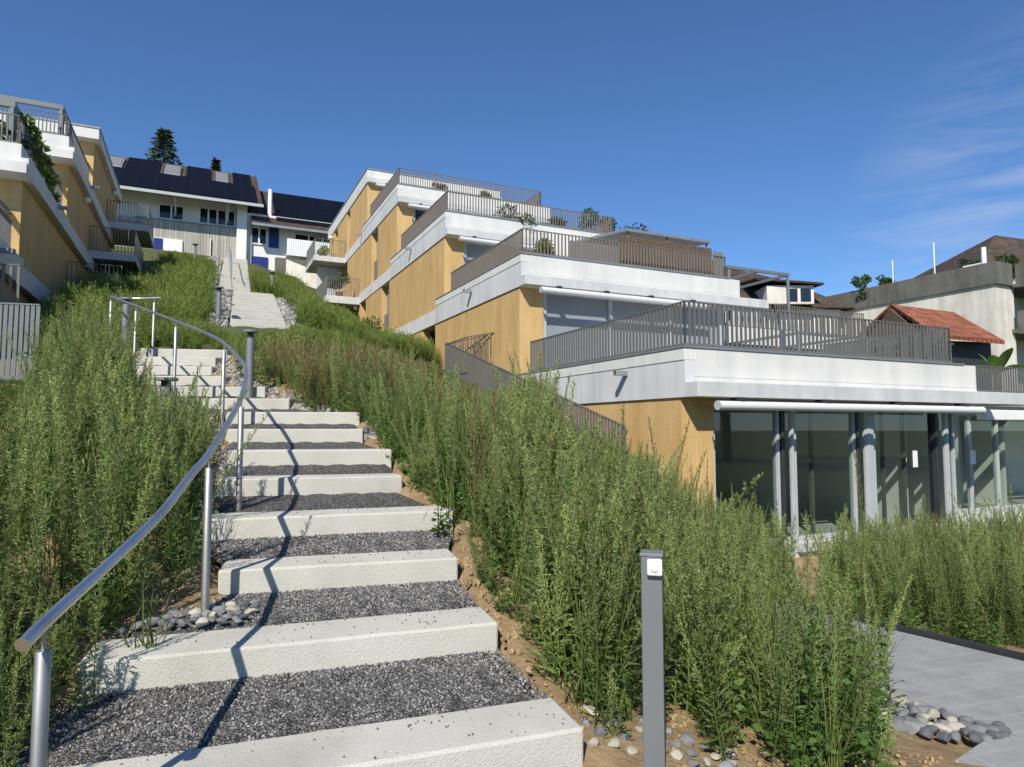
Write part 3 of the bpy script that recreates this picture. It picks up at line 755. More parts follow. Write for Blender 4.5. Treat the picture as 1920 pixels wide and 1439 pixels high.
mb = MB(); mb.box(9.42, 11.1, 8.44, 8.528, -.62, -.47); mb.build('door_sill', M_alu, RB)
# the room behind the glass
mb = MB(); mb.box(7.62, 14.4, 9.1, 14.2, -.6, -.449); mb.build('room_floor', M_floor, RB)
mb = MB(); mb.box(10.86, 14.3, 12.0, 12.15, -.449, 1.985); mb.box(11.0, 11.12, 10.6, 14.19, -.449, 1.99); mb.build('room_wall', M_room, RB)
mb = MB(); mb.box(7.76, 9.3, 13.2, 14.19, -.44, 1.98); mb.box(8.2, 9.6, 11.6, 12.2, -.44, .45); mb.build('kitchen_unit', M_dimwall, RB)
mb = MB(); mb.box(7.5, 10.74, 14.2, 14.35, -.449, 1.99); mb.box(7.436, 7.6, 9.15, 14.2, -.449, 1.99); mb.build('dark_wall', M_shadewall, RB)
for p, n1 in ((13.0, 12.6), (10.75, 13.0)): mb = MB(); mb.box(p, p + .1, 9.0 if p > 12 else 10.2, n1, -.448, 1.985); mb.build('inner_wall', M_room, RB)
mb = MB(); mb.box(14.3, 14.45, 9.0, 14.3, -.449, 1.99); mb.build('party_wall', M_room, RB)
mb = MB(); mb.box(12.70, 12.84, 8.60, 8.606, .75, 1.08); mb.build('paper_notice', M_plastic, RB)
awning(RB, 7.25, 13.95, 8.0, 1.865)
# units 1..4 fronts
for k in range(1, 5):
    n = FN[k] + .26; z0, z1 = FL[k] + .02, BZ[k] - .005
    st = [7.66, 9.6, 11.5, 13.3]
    glass_front(RB, n, z0, z1, st, mull=.11, pane_mat=M_blind if k in (1, 2) else M_glassd)
    mb = MB(); mb.box(7.6, 13.4, n + .25, n + .3, z0, z1); mb.build('inner_blind', M_blind, RB)
    awning(RB, 7.3, 13.2 if k > 1 else 12.4, FN[k] - [0, .30, .28, .26, .16][k], BZ[k] - .12)
# one white wall piece, plank screens and furniture on the second terrace
T = TZ[1]
mb = MB(); mb.box(8.15, 8.95, 15.2, 15.7, T - .4, T + 1.0); mb.build('white_pillar', M_whitewall, RB)
mb = MB(); mb.box(8.7, 10.2, 15.0, 15.06, T - .4, T + .72); mb.build('grey_screen', M_greypanel, RB)
def slats(par, p0, p1, n, z0, z1, step, mat, name):
    mb = MB(); z = z0
    while z < z1 - step * .4:
        mb.box(p0, p1, n, n + .02, z, z + step * .86); z += step
    for p in np.arange(p0, p1, .9): mb.box(p, p + .05, n + .021, n + .06, z0, z1)
    return mb.build(name, mat, par)
slats(RB, 10.1, 13.25, 14.75, T - .02, T + .95, .055, M_wood, 'timber_screen')
mb = MB(); mb.box(13.05, 13.36, 14.42, 14.46, T + .05, T + .78); mb.build('mesh_screen', M_greypanel, RB)
mb = MB(); mb.prism_p([(15.6, T + 1.50), (15.6, T + 1.42), (18.9, T + 1.86), (18.9, T + 1.94)], 10.9, 14.0); mb.build('terrace_roof', M_cap, RB)
mb = MB()
for p in (11.0, 12.4, 13.9): mb.bar(W(p, 15.7, T - .4), W(p, 15.7, T + 1.42), .05, .05)
mb.build('roof_post', M_railb, RB)
# balconies to the stairs side
def balcony(par, p_in, p_out, n0, n1, fz, rails=.95, plate=True, th=.28):
    lo, hi = min(p_in, p_out), max(p_in, p_out)
    mb = MB(); mb.box(lo, hi, n0, n1, fz - th, fz); b = mb.build('balcony', M_fascia, par, bevel=.01)
    s = 1 if p_out < p_in else -1
    po = p_out + s * .05
    railing(b, [[(p_in - s * .03, n0 + .05), (po, n0 + .05)], [(po, n1 - .05), (p_in - s * .03, n1 - .05)]], fz - th * .9, fz + rails, M_rail, .11, .022, .022, .04)
    if plate: mb = MB(); mb.box(min(po, po + s * .02), max(po, po + s * .02), n0 + .08, n1 - .08, fz - th * .6, fz + rails); mb.build('side_plate', M_greypanel, b)
balcony(RB, 7.1, 5.25, 36.4, 39.6, 10.82)
balcony(RB, 7.1, 5.3, 32.6, 36.0, 7.95, th=.35)
mb = MB(); mb.box(5.6, 7.1, 37.5, 37.7, 7.7, 10.5); mb.build('balcony_wall', M_fascia, RB)
railing(RB, [[(6.4, 31.2), (7.1, 31.2)], [(6.4, 31.2), (6.4, 29.3)], [(6.9, 29.3), (6.4, 29.3)]], 5.35, 6.3, M_railb, .13, .018, .018, .03)
for n_, z_, p_ in ((33.0, 7.5, 6.93), (37.4, 10.15, 6.93), (40.4, 13.0, 6.93)):
    mb = MB(); mb.lathe(W(p_ - .12, n_, z_), [(.03, -.11), (.10, -.07), (.13, 0), (.10, .08), (.03, .11)], 12); mb.build('wall_lamp', M_bulb, RB, smooth=True)
# small lamp on the near wall
mb = MB(); mb.box(6.87, 6.944, 9.0, 9.11, .72, .86); mb.build('wall_lamp', M_plastic, RB, bevel=.02)
# outside stair railing running down along the wall
zr = lambda q: 2.02 + (q[1] - 11.3) * .275
def rz0(q): return zr(q) - .95
def rz1(q): return zr(q)
rt = thing('stair_railing', W(6.5, 12, .6), 'grey bar railing running downhill beside the ochre side wall', 'railing')
railing(rt, [[(6.62, 9.6), (6.62, 18.9)]], rz0, rz1, M_rail, .1, .035, .03, .05, 'top_rail')
rt = thing('landing_railing', W(6.5, 18.5, 3), 'brown bar railing round the stair landing by the ochre wall', 'railing')
railing(rt, [[(6.62, 18.95), (6.62, 17.1)], [(6.95, 16.0), (6.62, 17.1)], [(6.62, 18.95), (6.95, 16.4)]], 3.05, 4.05, M_railb, .16, .02, .02, .03, 'top_rail')

# ------------------------------------------------------------------ next row of terraces to the right
NB_ = thing('next_terrace_row', W(16.3, 9.5, -.8), 'lower terrace flat at the right edge with white awning and bare windows', 'building')
mb = MB(); mb.box(16.1, 24, 9.3, 16, 2.02, 2.34); mb.build('roof_slab', M_cap, NB_)
mb = MB(); mb.box(15.9, 24, 9.55, 9.75, 1.9, 2.02); mb.box(15.2, 15.9, 9.55, 9.75, 1.9, 2.02); mb.build('lintel', M_whitewall, NB_)
mb = MB(); mb.box(15.86, 23, 9.02, 9.22, 1.70, 1.93); mb.build('awning_cassette', M_plastic, NB_, bevel=.02)
mb = MB(); mb.box(16.72, 16.76, 9.05, 9.25, 1.55, 1.69); mb.build('awning_bracket', M_greypanel, NB_)
glass_front(NB_, 9.7, -.42, 1.9, [14.75, 16.35, 17.4, 18.9, 20.5], mull=.06)
mb = MB(); mb.box(14.5, 24, 9.62, 9.95, -1.6, -.425); mb.build('plinth', M_fascia, NB_)
mb = MB(); mb.box(14.5, 24, 10.0, 15, -.6, -.43); mb.build('room_floor', M_floor, NB_)
mb = MB(); mb.box(14.5, 24, 12.0, 12.2, -.42, 2.0); mb.build('room_wall', M_room, NB_)
for p in (16.55, 18.3): mb = MB(); mb.box(p, p + .1, 10.05, 11.99, -.42, 1.89); mb.build('inner_wall', M_room, NB_)
mb = MB(); mb.box(16.3, 16.5, 9.648, 9.655, .68, 1.0); mb.build('paper_notice', M_plastic, NB_)
railing(NB_, [[(16.15, 14), (16.15, 9.42), (24, 9.42)]], 2.35, 2.98, M_rail, .1)
# white parapets and pergolas of the row behind
WR = thing('white_terrace_row', W(15, 15, 1), 'further terrace row with white parapets and grey steel pergolas behind the nearest railing', 'building')
for z0, z1, n in ((4.2, 4.74, 16.0), (5.28, 5.62, 18.5), (6.16, 6.46, 21.0)):
    mb = MB(); mb.box(14.3, 21.5, n, n + .25, z0, z1); mb.build('white_parapet', M_white, WR)
mb = MB(); mb.box(14.4, 21.4, 21.3, 24, .5, 6.1); mb.box(14.4, 21.4, 18.8, 21.2, .5, 5.3); mb.box(14.4, 21.4, 16.4, 18.7, .2, 4.3); mb.build('terrace_wall', M_greypanel, WR)
def pergola(par, p0, p1, n0, n1, z0, z1, kp, kn, mat=M_rail, b=.1):
    mb = MB()
    for p in np.linspace(p0, p1, kp): mb.bar(W(p, n0, z1), W(p, n1, z1), b * .9, b)
    for n in (n0, n1): mb.bar(W(p0 - .05, n, z1 + .005), W(p1 + .05, n, z1 + .005), b, b * 1.2)
    g = mb.build('pergola', mat, par)
    for p in np.linspace(p0, p1, kn):
        mb = MB(); mb.bar(W(p, n0, z0), W(p, n0, z1 - .06), b, b); mb.build('pergola_post', mat, g)
    return g
pergola(WR, 14.2, 20.5, 12.6, 15.8, 2.4, 4.02, 4, 3, M_bollard, .07)
pergola(WR, 14.1, 16.5, 15.0, 17.6, 4.7, 6.3, 3, 2, M_bollard, .075)
railing(WR, [[(14.4, 16.12), (21.4, 16.12)]], 4.7, 5.62, M_railb, .11)

# ------------------------------------------------------------------ the terraced building on the left
LB = thing('terraced_building', W(-3.75, 12.9, 2), 'terraced apartment building on the left with shaded side wall, pergolas and jutting balconies', 'building')
FN2 = [12.9, 18.25, 23.75, 28.5]; TZ2 = [5.5, 8.03, 10.45, 12.7]; BZ2 = [4.72, 7.3, 9.7, 12.3]; QL = -3.75
for k in range(4):
    F0, T, Bz = FN2[k], TZ2[k], BZ2[k]; fl = Bz + .3; F1 = FN2[k + 1] + .8 if k < 3 else 36.4
    mb = MB()
    if k < 3:
        mb.prism_n([(QL, T - .32), (QL - .22, T - .32), (QL - .22, fl), (-14, fl), (-14, Bz), (QL, Bz)], F0, F1); mb.build('terrace_slab', M_white, LB, bevel=.012)
        mb = MB(); mb.box(-14, QL - .16, F0 + .02, F0 + .22, fl + .001, T); mb.box(QL - .36, QL - .16, F0 + .221, F1 - .02, fl + .001, T); mb.build('parapet', M_white, LB)
        mb = MB(); mb.box(-14, QL - .003, F0 - .2, F0 - .001, Bz, Bz + .25); mb.build('slab_lip', M_white, LB)
        mb = MB(); mb.box(-14, QL - .03, F1 + .002, F1 + [4.8, 4.6, 4.6][k], Bz + .02, T - .28); mb.build('floor_band', M_white, LB)
        mb = MB(); mb.box(QL - .12, QL + .24, F0 + 3.4, F0 + 3.5, T - .45, T - .36); mb.build('water_spout', M_cap, LB)
    else:
        mb.prism_n([(QL, T), (-14, T), (-14, Bz), (QL, Bz)], F0, F1); mb.build('roof_slab', M_white, LB, bevel=.012)
        mb = MB(); mb.box(-14.02, QL + .03, F0 - .03, F1, T + .001, T + .06); mb.build('roof_edge', M_cap, LB)
    if k < 3:
        railing(LB, [[(-13.9, F0 + .1), (QL - .26, F0 + .1), (QL - .26, FN2[k + 1] - .1)]], T + .002, T + .70, M_rail, .1)
FL2 = [1.2] + [BZ2[k] + .305 for k in range(3)]
for k in range(4):
    n0 = FN2[k] + .45; n1 = min(FN2[k] + 13.5, 36.2); z0, z1 = FL2[k], BZ2[k] - .004
    mb = MB(); mb.box(QL - .5, QL - .2, n0 + .3, n1, z0, z1); mb.box(-5.75, QL - .2, n0, n0 + .299, z0, z1); mb.build('ochre_wall', M_ochre, LB)
    mb = MB(); mb.box(-14, QL - .5, n1 - .3, n1 - .02, z0, z1); mb.box(-13.9, -13.6, n0 + .5, n1 - .31, z0, z1); mb.build('rear_wall', M_whitewall, LB)
    glass_front(LB, n0 + .1, z0 + .02, z1 - .005, [-11, -9.2, -7.5, -5.8], mull=.1, pane_mat=M_glassd)
    if k: pergola(LB, -12, QL - .45, FN2[k - 1] + .45, n0 - .1, FL2[k], FL2[k] + 1.48, 7, 3, M_bollard, .12)
balcony(LB, QL - .2, -2.4, 24.5, 27.5, 5.55 + .3, rails=.9, plate=False)
balcony(LB, QL - .2, -2.4, 28.6, 32.4, 8.1, rails=.95)
balcony(LB, QL - .2, -2.3, 32.9, 36.0, 10.45, rails=.95)
for n_, z_ in ((27.6, 7.35), (27.2, 9.55), (31.8, 9.95), (34.5, 12.2)):
    mb = MB(); mb.lathe(W(QL - .1, n_, z_), [(.03, -.11), (.10, -.07), (.13, 0), (.10, .08), (.03, .11)], 12); mb.build('wall_lamp', M_bulb, LB, smooth=True)
# bar fence of the lower left garden
rt = thing('garden_fence', (-6.9, 9, 2.1), 'light grey bar fence panel at the left edge above the weeds', 'fence')
def wfence(par, a, b, z0, z1, spacing, mat):
    A, B = pn_of(*a), pn_of(*b); railing(par, [[A, B]], z0, z1, mat, spacing, .045, .02, .05, 'top_rail')
wfence(rt, (-6.42, 8.95), (-8.6, 8.35), 2.15, 3.19, .062, M_bollard)
rt = thing('garden_fence', (-9.2, 11.6, 3), 'tall grey post and bar fence at the left edge under the ochre wall', 'fence')
wfence(rt, (-8.55, 11.4), (-11, 10.9), 2.6, 4.35, .12, M_rail)
# ------------------------------------------------------------------ houses at the top of the stairs
HA = thing('farmhouse', W(-2, 46, 12.4), 'long house with weathered board wall and dark solar roof at the top of the steps', 'house')
mb = MB(); mb.box(-12, 1.75, 46.0, 54, 12.0, 14.45); mb.build('board_wall', M_boards, HA)
mb = MB(); mb.box(-12, 1.75, 46.45, 54, 14.451, 16.6); mb.box(1.751, 2.35, 45.6, 54, 12.0, 16.3); mb.build('white_wall', M_whitewall, HA)
mb = MB(); mb.box(-4.0, 1.7, 45.9, 46.44, 14.46, 14.53); mb.build('window_ledge', M_cap, HA)
def roof_plane(n, n_e, z_e, n_r, z_r): return z_e + (n - n_e) * (z_r - z_e) / (n_r - n_e)
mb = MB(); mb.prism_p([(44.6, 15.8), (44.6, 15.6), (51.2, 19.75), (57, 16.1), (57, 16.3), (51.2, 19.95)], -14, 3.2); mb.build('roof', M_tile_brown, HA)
mb = MB(); mb.box(-14, 3.25, 44.48, 44.59, 15.62, 15.8); mb.build('gutter', M_alu, HA)
for a, b in ((-14, -6.1), (-5.0, -4.28), (-3.1, -1.75), (-.55, 2.55)):
    pass
def panel(par, p0, p1, n0, n1, off=.06):
    z = lambda n: 15.8 + (n - 44.6) * (19.95 - 15.8) / (51.2 - 44.6)
    mb = MB(); mb.prism_p([(n0, z(n0) + off), (n1, z(n1) + off), (n1, z(n1) + off + .05), (n0, z(n0) + off + .05)][::-1], p0, p1); return mb.build('solar_panels', M_solar, par)
panel(HA, -13.5, 2.9, 44.7, 48.2)
for a, b in ((-13.5, -6.0), (-4.55, -2.75), (-1.25, -.85 + .6), (.95, 2.6)): pass
for a, b in ((-4.9, -2.95), (-1.35, .15), (1.55, 2.72)): panel(HA, a, b, 48.202, 51.0)
zr_ = lambda n: 15.8 + (n - 44.6) * 4.15 / 6.6
for a, b in ((-6.3, -5.05), (-2.65, -1.7), (.45, 1.25)):
    mb = MB(); mb.prism_p([(48.4, zr_(48.4) + .02), (50.4, zr_(50.4) + .02), (50.4, zr_(50.4) + .16), (48.4, zr_(48.4) + .16)][::-1], a, b); s_ = mb.build('skylight', M_cap, HA)
    mb = MB(); mb.prism_p([(48.6, zr_(48.6) + .17), (50.25, zr_(50.25) + .17), (50.25, zr_(50.25) + .19), (48.6, zr_(48.6) + .19)][::-1], a + .1, b - .1); mb.build('skylight_blind', M_greypanel, s_)
def window(par, p0, p1, n, z0, z1, k=2, mat=M_plastic):
    mb = MB()
    for i in range(k + 1): p = p0 + (p1 - p0) * i / k; mb.box(p - .05, p + .05, n - .06, n + .02, z0, z1)
    for i in range(k):
        a, b = p0 + (p1 - p0) * i / k + .05, p0 + (p1 - p0) * (i + 1) / k - .05
        mb.box(a, b, n - .06, n + .02, z0, z0 + .08); mb.box(a, b, n - .06, n + .02, z1 - .08, z1)
    f = mb.build('window', mat, par)
    mb = MB(); mb.box(p0 + .03, p1 - .03, n - .02, n - .01, z0 + .05, z1 - .05); mb.build('pane', M_glassd, f)
window(HA, -2.75, -1.35, 46.4, 14.62, 15.6, 2); window(HA, -.45, 2.0 - .35, 46.4, 14.62, 15.7, 4)
window(HA, -8.5, -6.5, 46.4, 14.62, 15.7, 2)
mb = MB(); mb.box(-2.9, -1.35, 45.9, 45.98, 12.5, 13.3); d_ = mb.build('garden_door', M_plastic, HA)
mb = MB(); mb.box(-2.95, -2.45, 45.86, 45.9, 12.5, 13.25); mb.build('blue_panel', M_blue, d_)
for p in (-5, -1.8, 1.2): mb = MB(); mb.bar(W(p, 45.98, 14.8), W(p, 44.9, 15.8), .1, .1); mb.build('eave_brace', M_alu, HA)
mb = MB(); mb.box(.2, .26, 45.85, 45.98, 12.3, 13.6); mb.build('downpipe', M_plastic, HA)

HB = thing('white_house', W(6, 46, 12.4), 'white rendered house with blue shutter and long white balcony beside the board-walled house', 'house')
mb = MB(); mb.box(2.351, 11, 46.0, 54, 11.5, 15.6); mb.build('white_wall', M_whitewall, HB)
zb = lambda n: 14.65 + (n - 44.8) * 4.25 / 6.3
mb = MB(); mb.prism_p([(44.8, 14.65), (44.8, 14.48), (51.1, 18.75), (57, 15), (57, 15.2), (51.1, 18.9)], 2.6, 12); mb.build('roof', M_tile_brown, HB)
mb = MB(); mb.prism_p([(45.5, zb(45.5) + .05), (50.9, zb(50.9) + .05), (50.9, zb(50.9) + .11), (45.5, zb(45.5) + .11)][::-1], 4.15, 12); mb.build('solar_panels', M_solar, HB)
mb = MB(); mb.box(2.6, 12, 44.69, 44.79, 14.48, 14.63); mb.build('gutter', M_cap, HB)
mb = MB(); mb.tube([W(3.78, 46.3, 15.2), W(3.78, 46.3, 17.45)], .14, 12); mb.build('flue_pipe', M_plastic, HB, smooth=True)
window(HB, 2.65, 3.6, 45.97, 13.55, 14.7, 2)
mb = MB(); mb.box(3.75, 4.35, 45.9, 45.97, 13.45, 14.75); mb.build('shutter', M_blue, HB)
window(HB, 5.35, 8.1, 45.97, 13.5, 14.6, 3)
mb = MB(); mb.box(2.6, 3.7, 45.93, 45.98, 12.0, 12.75); mb.build('blue_door', M_blue, HB)
mb = MB(); mb.box(4.75, 8.8, 44.7, 45.98, 12.75, 12.9); b_ = mb.build('balcony', M_whitewall, HB)
mb = MB()
for p in np.arange(4.75, 8.8, .14): mb.box(p, p + .125, 44.7, 44.73, 12.901, 13.85)
mb.box(4.75, 8.8, 44.731, 44.78, 13.7, 13.8); mb.build('board_front', M_plastic, b_)
mb = MB(); mb.box(2.6, 2.7, 45.85, 45.95, 12, 15.0); mb.build('downpipe', M_cap, HB)
# pale stone retaining wall beneath the white house
mb = MB(); mb.hexa([W(4.6, 43.6, 9.0), W(7.0, 40.5, 8.0), W(7.2, 41.5, 8.0), W(4.8, 44.6, 9.0), W(4.6, 43.6, 12.2), W(6.9, 40.5, 10.6), W(7.2, 41.5, 10.7), W(4.8, 44.6, 12.2)])
o = mb.build('retaining_wall', M_streak); tag(o, 'pale sloping retaining wall under the white balcony house', 'wall')
mb = MB(); mb.box(4.0, 8.6, 44.0, 44.4, 10.5, 12.35); o = mb.build('garden_wall', M_dkconc); tag(o, 'low grey garden wall along the edge of the white house', 'wall')
for p_, n_, z_, hh, lb in ((-1.9, 27.5, 5.9, .9, 'squat concrete box among weeds left of the middle flight'), (5.35, 28.9, 5.6, 1.0, 'white garden block with grey slab beside the right building entrance')):
    mb = MB(); mb.box(p_, p_ + .9, n_, n_ + .5, z_ - 1, z_ + hh * .6); o = mb.build('concrete_box', M_white, bevel=.05); tag(o, lb, 'concrete block')

# ------------------------------------------------------------------ neighbours on the right
HC = thing('brown_roof_house', (17, 42, 5), 'house with brown tiled roof and white dormer behind the terrace pergola', 'house')
def fr(o, p, n, z): return W(o[0] + p, o[1] + n, z)
mb = MB()
A_ = [(11.5, 39.6, 8.9), (20.6, 39.6, 8.75), (20.6, 47, 9.0), (11.5, 47, 9.0)]; r0, r1 = (12.5, 43, 12.4), (17.6, 43, 11.25)
mb.add([*A_, r0, r1], [(0, 1, 5, 4), (1, 2, 5), (2, 3, 4, 5), (3, 0, 4), (3, 2, 1, 0)]); mb.build('roof', M_tile_brown, HC)
mb = MB(); mb.wbox(12, 20.0, 40.2, 46.5, 2, 8.74); mb.build('house_wall', M_whitewall, HC)
mb = MB(); mb.wbox(15.2, 18.0, 39.3, 42.6, 8.95, 10.05); d_ = mb.build('dormer', M_streak, HC)
mb = MB(); mb.add([(14.5, 39.0, 10.45), (18.5, 39.0, 10.15), (18.5, 43, 10.4), (14.5, 43, 10.9), (14.5, 39.0, 10.33), (18.5, 39.0, 10.03), (18.5, 43, 10.28), (14.5, 43, 10.78)], [(0, 1, 2, 3), (7, 6, 5, 4), (0, 4, 5, 1), (1, 5, 6, 2), (2, 6, 7, 3), (3, 7, 4, 0)]); mb.build('dormer_roof', M_tile_brown, d_)
for x in (16.4, 17.2):
    mb = MB(); mb.wbox(x, x + .6, 39.24, 39.29, 9.1, 9.85); mb.build('dormer_window', M_glassd, d_)

HD = thing('orange_roof_shed', (16.5, 25, 3), 'low dark timber building with orange tiled roof', 'outbuilding')
mb = MB()
rg0, rg1 = Vector((15.2, 26.5, 6.5)), Vector((18.0, 26.9, 6.25))
e0, e1 = Vector((15.0, 23.4, 4.85)), Vector((18.0, 24.2, 4.72))
bk0, bk1 = Vector((14.5, 29, 5.0)), Vector((18.6, 29.5, 5.0))
dz_ = Vector((0, 0, -.14))
mb.add([e0, e1, rg1, rg0, bk1, bk0, *(q + dz_ for q in (e0, e1, rg1, rg0, bk1, bk0))], [(0, 1, 2, 3), (3, 2, 4, 5), (9, 8, 7, 6), (11, 10, 8, 9), (0, 6, 7, 1), (1, 7, 8, 2), (2, 8, 10, 4), (0, 3, 9, 6), (3, 5, 11, 9), (5, 4, 10, 11)])
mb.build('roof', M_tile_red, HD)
mb = MB(); mb.hexa([(15.1, 24.0, 1.5), (17.85, 24.7, 1.5), (18.2, 29, 1.5), (14.8, 28.5, 1.5), (15.1, 24.0, 4.72), (17.85, 24.7, 4.72), (18.2, 29, 4.8), (14.8, 28.5, 4.8)]); mb.build('timber_wall', M_dark, HD)
mb = MB(); mb.add([(15.1, 24.0, 4.72), (14.8, 28.5, 4.8), (15.1, 26.4, 6.3), (15.2, 24.0, 4.72), (14.9, 28.5, 4.8), (15.2, 26.4, 6.3)], [(0, 2, 1), (3, 4, 5), (0, 1, 4, 3), (1, 2, 5, 4), (2, 0, 3, 5)]); mb.build('gable', M_wood, HD)

HE = thing('concrete_house', W(35.6, 19.5, 4), 'cream rendered apartment house with dark concrete balcony parapets on the right', 'building')
mb = MB(); mb.box(35.62, 37.2, 19.55, 34, 0, 8.7); mb.box(37.2, 50, 20.9, 34, 0, 8.7); mb.build('cream_wall', M_streak, HE)
mb = MB(); mb.box(35.5, 36.9, 19.4, 34, 8.701, 9.82); mb.build('roof_parapet', M_dkconc, HE)
mb = MB(); mb.box(36.93, 50, 18.9, 19.3, 8.6, 9.75); mb.box(36.9, 50, 19.3, 20.9, 8.62, 8.8); mb.build('balcony_parapet', M_dkconc, HE)
mb = MB(); mb.box(36.93, 50, 18.9, 19.3, 6.25, 7.4); mb.box(36.9, 50, 19.3, 20.9, 6.3, 6.5); mb.build('lower_parapet', M_dkconc, HE)
mb = MB(); mb.box(37.6, 39.0, 20.8, 20.9, 6.5, 8.3); mb.build('dark_window', M_glassd, HE)
mb = MB(); mb.box(37.3, 37.36, 20.4, 20.46, 3.0, 6.25); mb.box(38.2, 38.26, 20.4, 20.46, 3, 6.25); mb.box(37.3, 39.5, 20.4, 20.46, 4.6, 4.66); mb.build('porch_frame', M_cap, HE)
mb = MB(); mb.tube([W(36.0, 20.2, 9.8), W(36.0, 20.2, 10.75)], .12, 10); mb.build('vent_pipe', M_plastic, HE, smooth=True)
mb = MB(); mb.tube([W(35.8, 22.6, 9.8), W(35.8, 22.6, 11.6)], .035, 6); mb.build('pole', M_plastic, HE)
mb = MB(); mb.tube([W(35.8, 25.0, 9.8), W(35.8, 25.0, 11.2)], .03, 6); mb.build('pole', M_plastic, HE)
mb = MB(); mb.box(36.6, 37.6, 20.6, 21.6, 9.0, 10.15); mb.build('roof_box', M_whitewall, HE)
HF = thing('hip_roof_house', (32, 44, 8), 'dark tiled hip roof house rising behind the concrete parapet', 'house')
mb = MB(); ap = Vector((32.6, 44.2, 14.55)); ap2 = Vector((40, 47.5, 14.8))
c_ = [Vector((30.1, 42.4, 12.0)), Vector((37.0, 39.5, 11.4)), Vector((46, 50, 11.4)), Vector((28, 53, 11.4))]
mb.add([*c_, ap, ap2], [(0, 1, 4), (1, 2, 5, 4), (2, 3, 4, 5), (3, 0, 4), (3, 2, 1, 0)]); mb.build('roof', M_tile_brown, HF)
mb = MB(); mb.hexa([(29.8, 43, 5), (37, 40.3, 5), (45, 50, 5), (29.8, 52, 5), (29.8, 43, 11.39), (37, 40.3, 11.39), (45, 50, 11.39), (29.8, 52, 11.39)]); mb.build('house_wall', M_whitewall, HF)
mb = MB(); mb.bar((29.3, 42.0, 11.62), (37, 39.4, 11.32), .25, .1); mb.build('gutter', M_plastic, HF)

# ------------------------------------------------------------------ plants
def leaf_mesh(name, quads, tips, mat):
    """quads: (k,4,3) array of leaf blades; tips: (k,) paleness"""
    quads = np.asarray(quads, np.float32); k = len(quads)
    me = bpy.data.meshes.new(name); me.vertices.add(k * 4); me.vertices.foreach_set('co', quads.ravel())
    me.loops.add(k * 4); me.loops.foreach_set('vertex_index', np.arange(k * 4, dtype=np.int32))
    me.polygons.add(k); me.polygons.foreach_set('loop_start', np.arange(0, k * 4, 4, dtype=np.int32)); me.polygons.foreach_set('loop_total', np.full(k, 4, np.int32))
    at = me.attributes.new('tip', 'FLOAT', 'POINT'); at.data.foreach_set('value', np.repeat(np.asarray(tips, np.float32), 4))
    me.materials.append(mat); me.update(); return me
def unit(v): return v / (np.linalg.norm(v) + 1e-9)
def blade(Q, T, base, d, ln, wd, tip, rs):
    d = unit(d); s = np.cross(d, rs.normal(size=3)); s = unit(s) * wd
    base = np.asarray(base); Q.append([base, base + d * ln * .45 + s, base + d * ln, base + d * ln * .45 - s]); T.append(tip)
def stemq(Q, T, a, b, r0, r1, tip, rs):
    d = unit(b - a); s = unit(np.cross(d, [.3, .8, .1])); t = np.cross(d, s)
    for u in (s, t): Q.append([a - u * r0, a + u * r0, b + u * r1, b - u * r1]); T.append(tip)
def weed(name, seed, h, spread=1.0, bushy=1.0, mat=None, nstem=2, dense=1.0):
    """tall mugwort-like weed: divided leaves below, slender pale flowering branches above"""
    rs = np.random.default_rng(seed); Q = []; T = []
    for st in range(nstem):
        lean = rs.normal(size=2) * .09 * spread + (rs.normal(size=2) * .05 if st else 0)
        hh = h * rs.uniform(.8, 1.0) if st else h
        o_ = np.array([*(rs.normal(size=2) * .04 * (st > 0)), 0.0])
        ax = lambda t: o_ + np.array([lean[0] * hh * t ** 1.6, lean[1] * hh * t ** 1.6, hh * t])
        ts = np.linspace(0, 1, 8)
        for a, b in zip(ts[:-1], ts[1:]): stemq(Q, T, ax(a), ax(b), .0045 * (1 - a * .75), .0045 * (1 - b * .75), .35, rs)
        nl = int(46 * dense * hh)
        for i in range(nl):
            t = .06 + .9 * (i / nl); an = i * 2.4 + rs.uniform(-.4, .4)
            ln = (.022 + .078 * (1 - t) ** 1.1) * rs.uniform(.7, 1.2) * bushy
            d = np.array([math.cos(an), math.sin(an), rs.uniform(.1, 1.1)])
            b0 = ax(t); tip = .1 + .35 * t + rs.uniform(-.08, .1)
            blade(Q, T, b0, d, ln, ln * .085, tip, rs)
            for q in (.35, .6, .8):
                for sg in (-1, 1):
                    if rs.random() < .85:
                        d2 = unit(d) + sg * .9 * unit(np.array([-d[1], d[0], rs.uniform(-.3, .3)]))
                        blade(Q, T, b0 + unit(d) * ln * q, d2, ln * .5 * rs.uniform(.7, 1.1), ln * .058, tip, rs)
        nb = int(22 * hh)
        for i in range(nb):
            t = .36 + .62 * (i / nb); an = i * 2.4 + rs.uniform(-.5, .5)
            ln = (.04 + .21 * (1 - t)) * rs.uniform(.5, 1.2)
            d = unit(np.array([math.cos(an) * .3, math.sin(an) * .3, 1.0])); a = ax(t); b = a + d * ln
            stemq(Q, T, a, b, .0018, .0008, .5, rs)
            m_ = int(8 + ln * 80)
            for j in range(m_):
                f = (j + .5) / m_; p = a + (b - a) * f
                dd = d * .8 + rs.normal(size=3) * .6
                blade(Q, T, p, dd, rs.uniform(.010, .020), .0034, rs.uniform(.45, 1.0), rs)
        for j in range(64):
            t = rs.uniform(.76, 1.0); blade(Q, T, ax(t), rs.normal(size=3) * .6 + [0, 0, 1], rs.uniform(.010, .022), .0036, rs.uniform(.6, 1), rs)
    return leaf_mesh(name, Q, T, mat or M_weed)
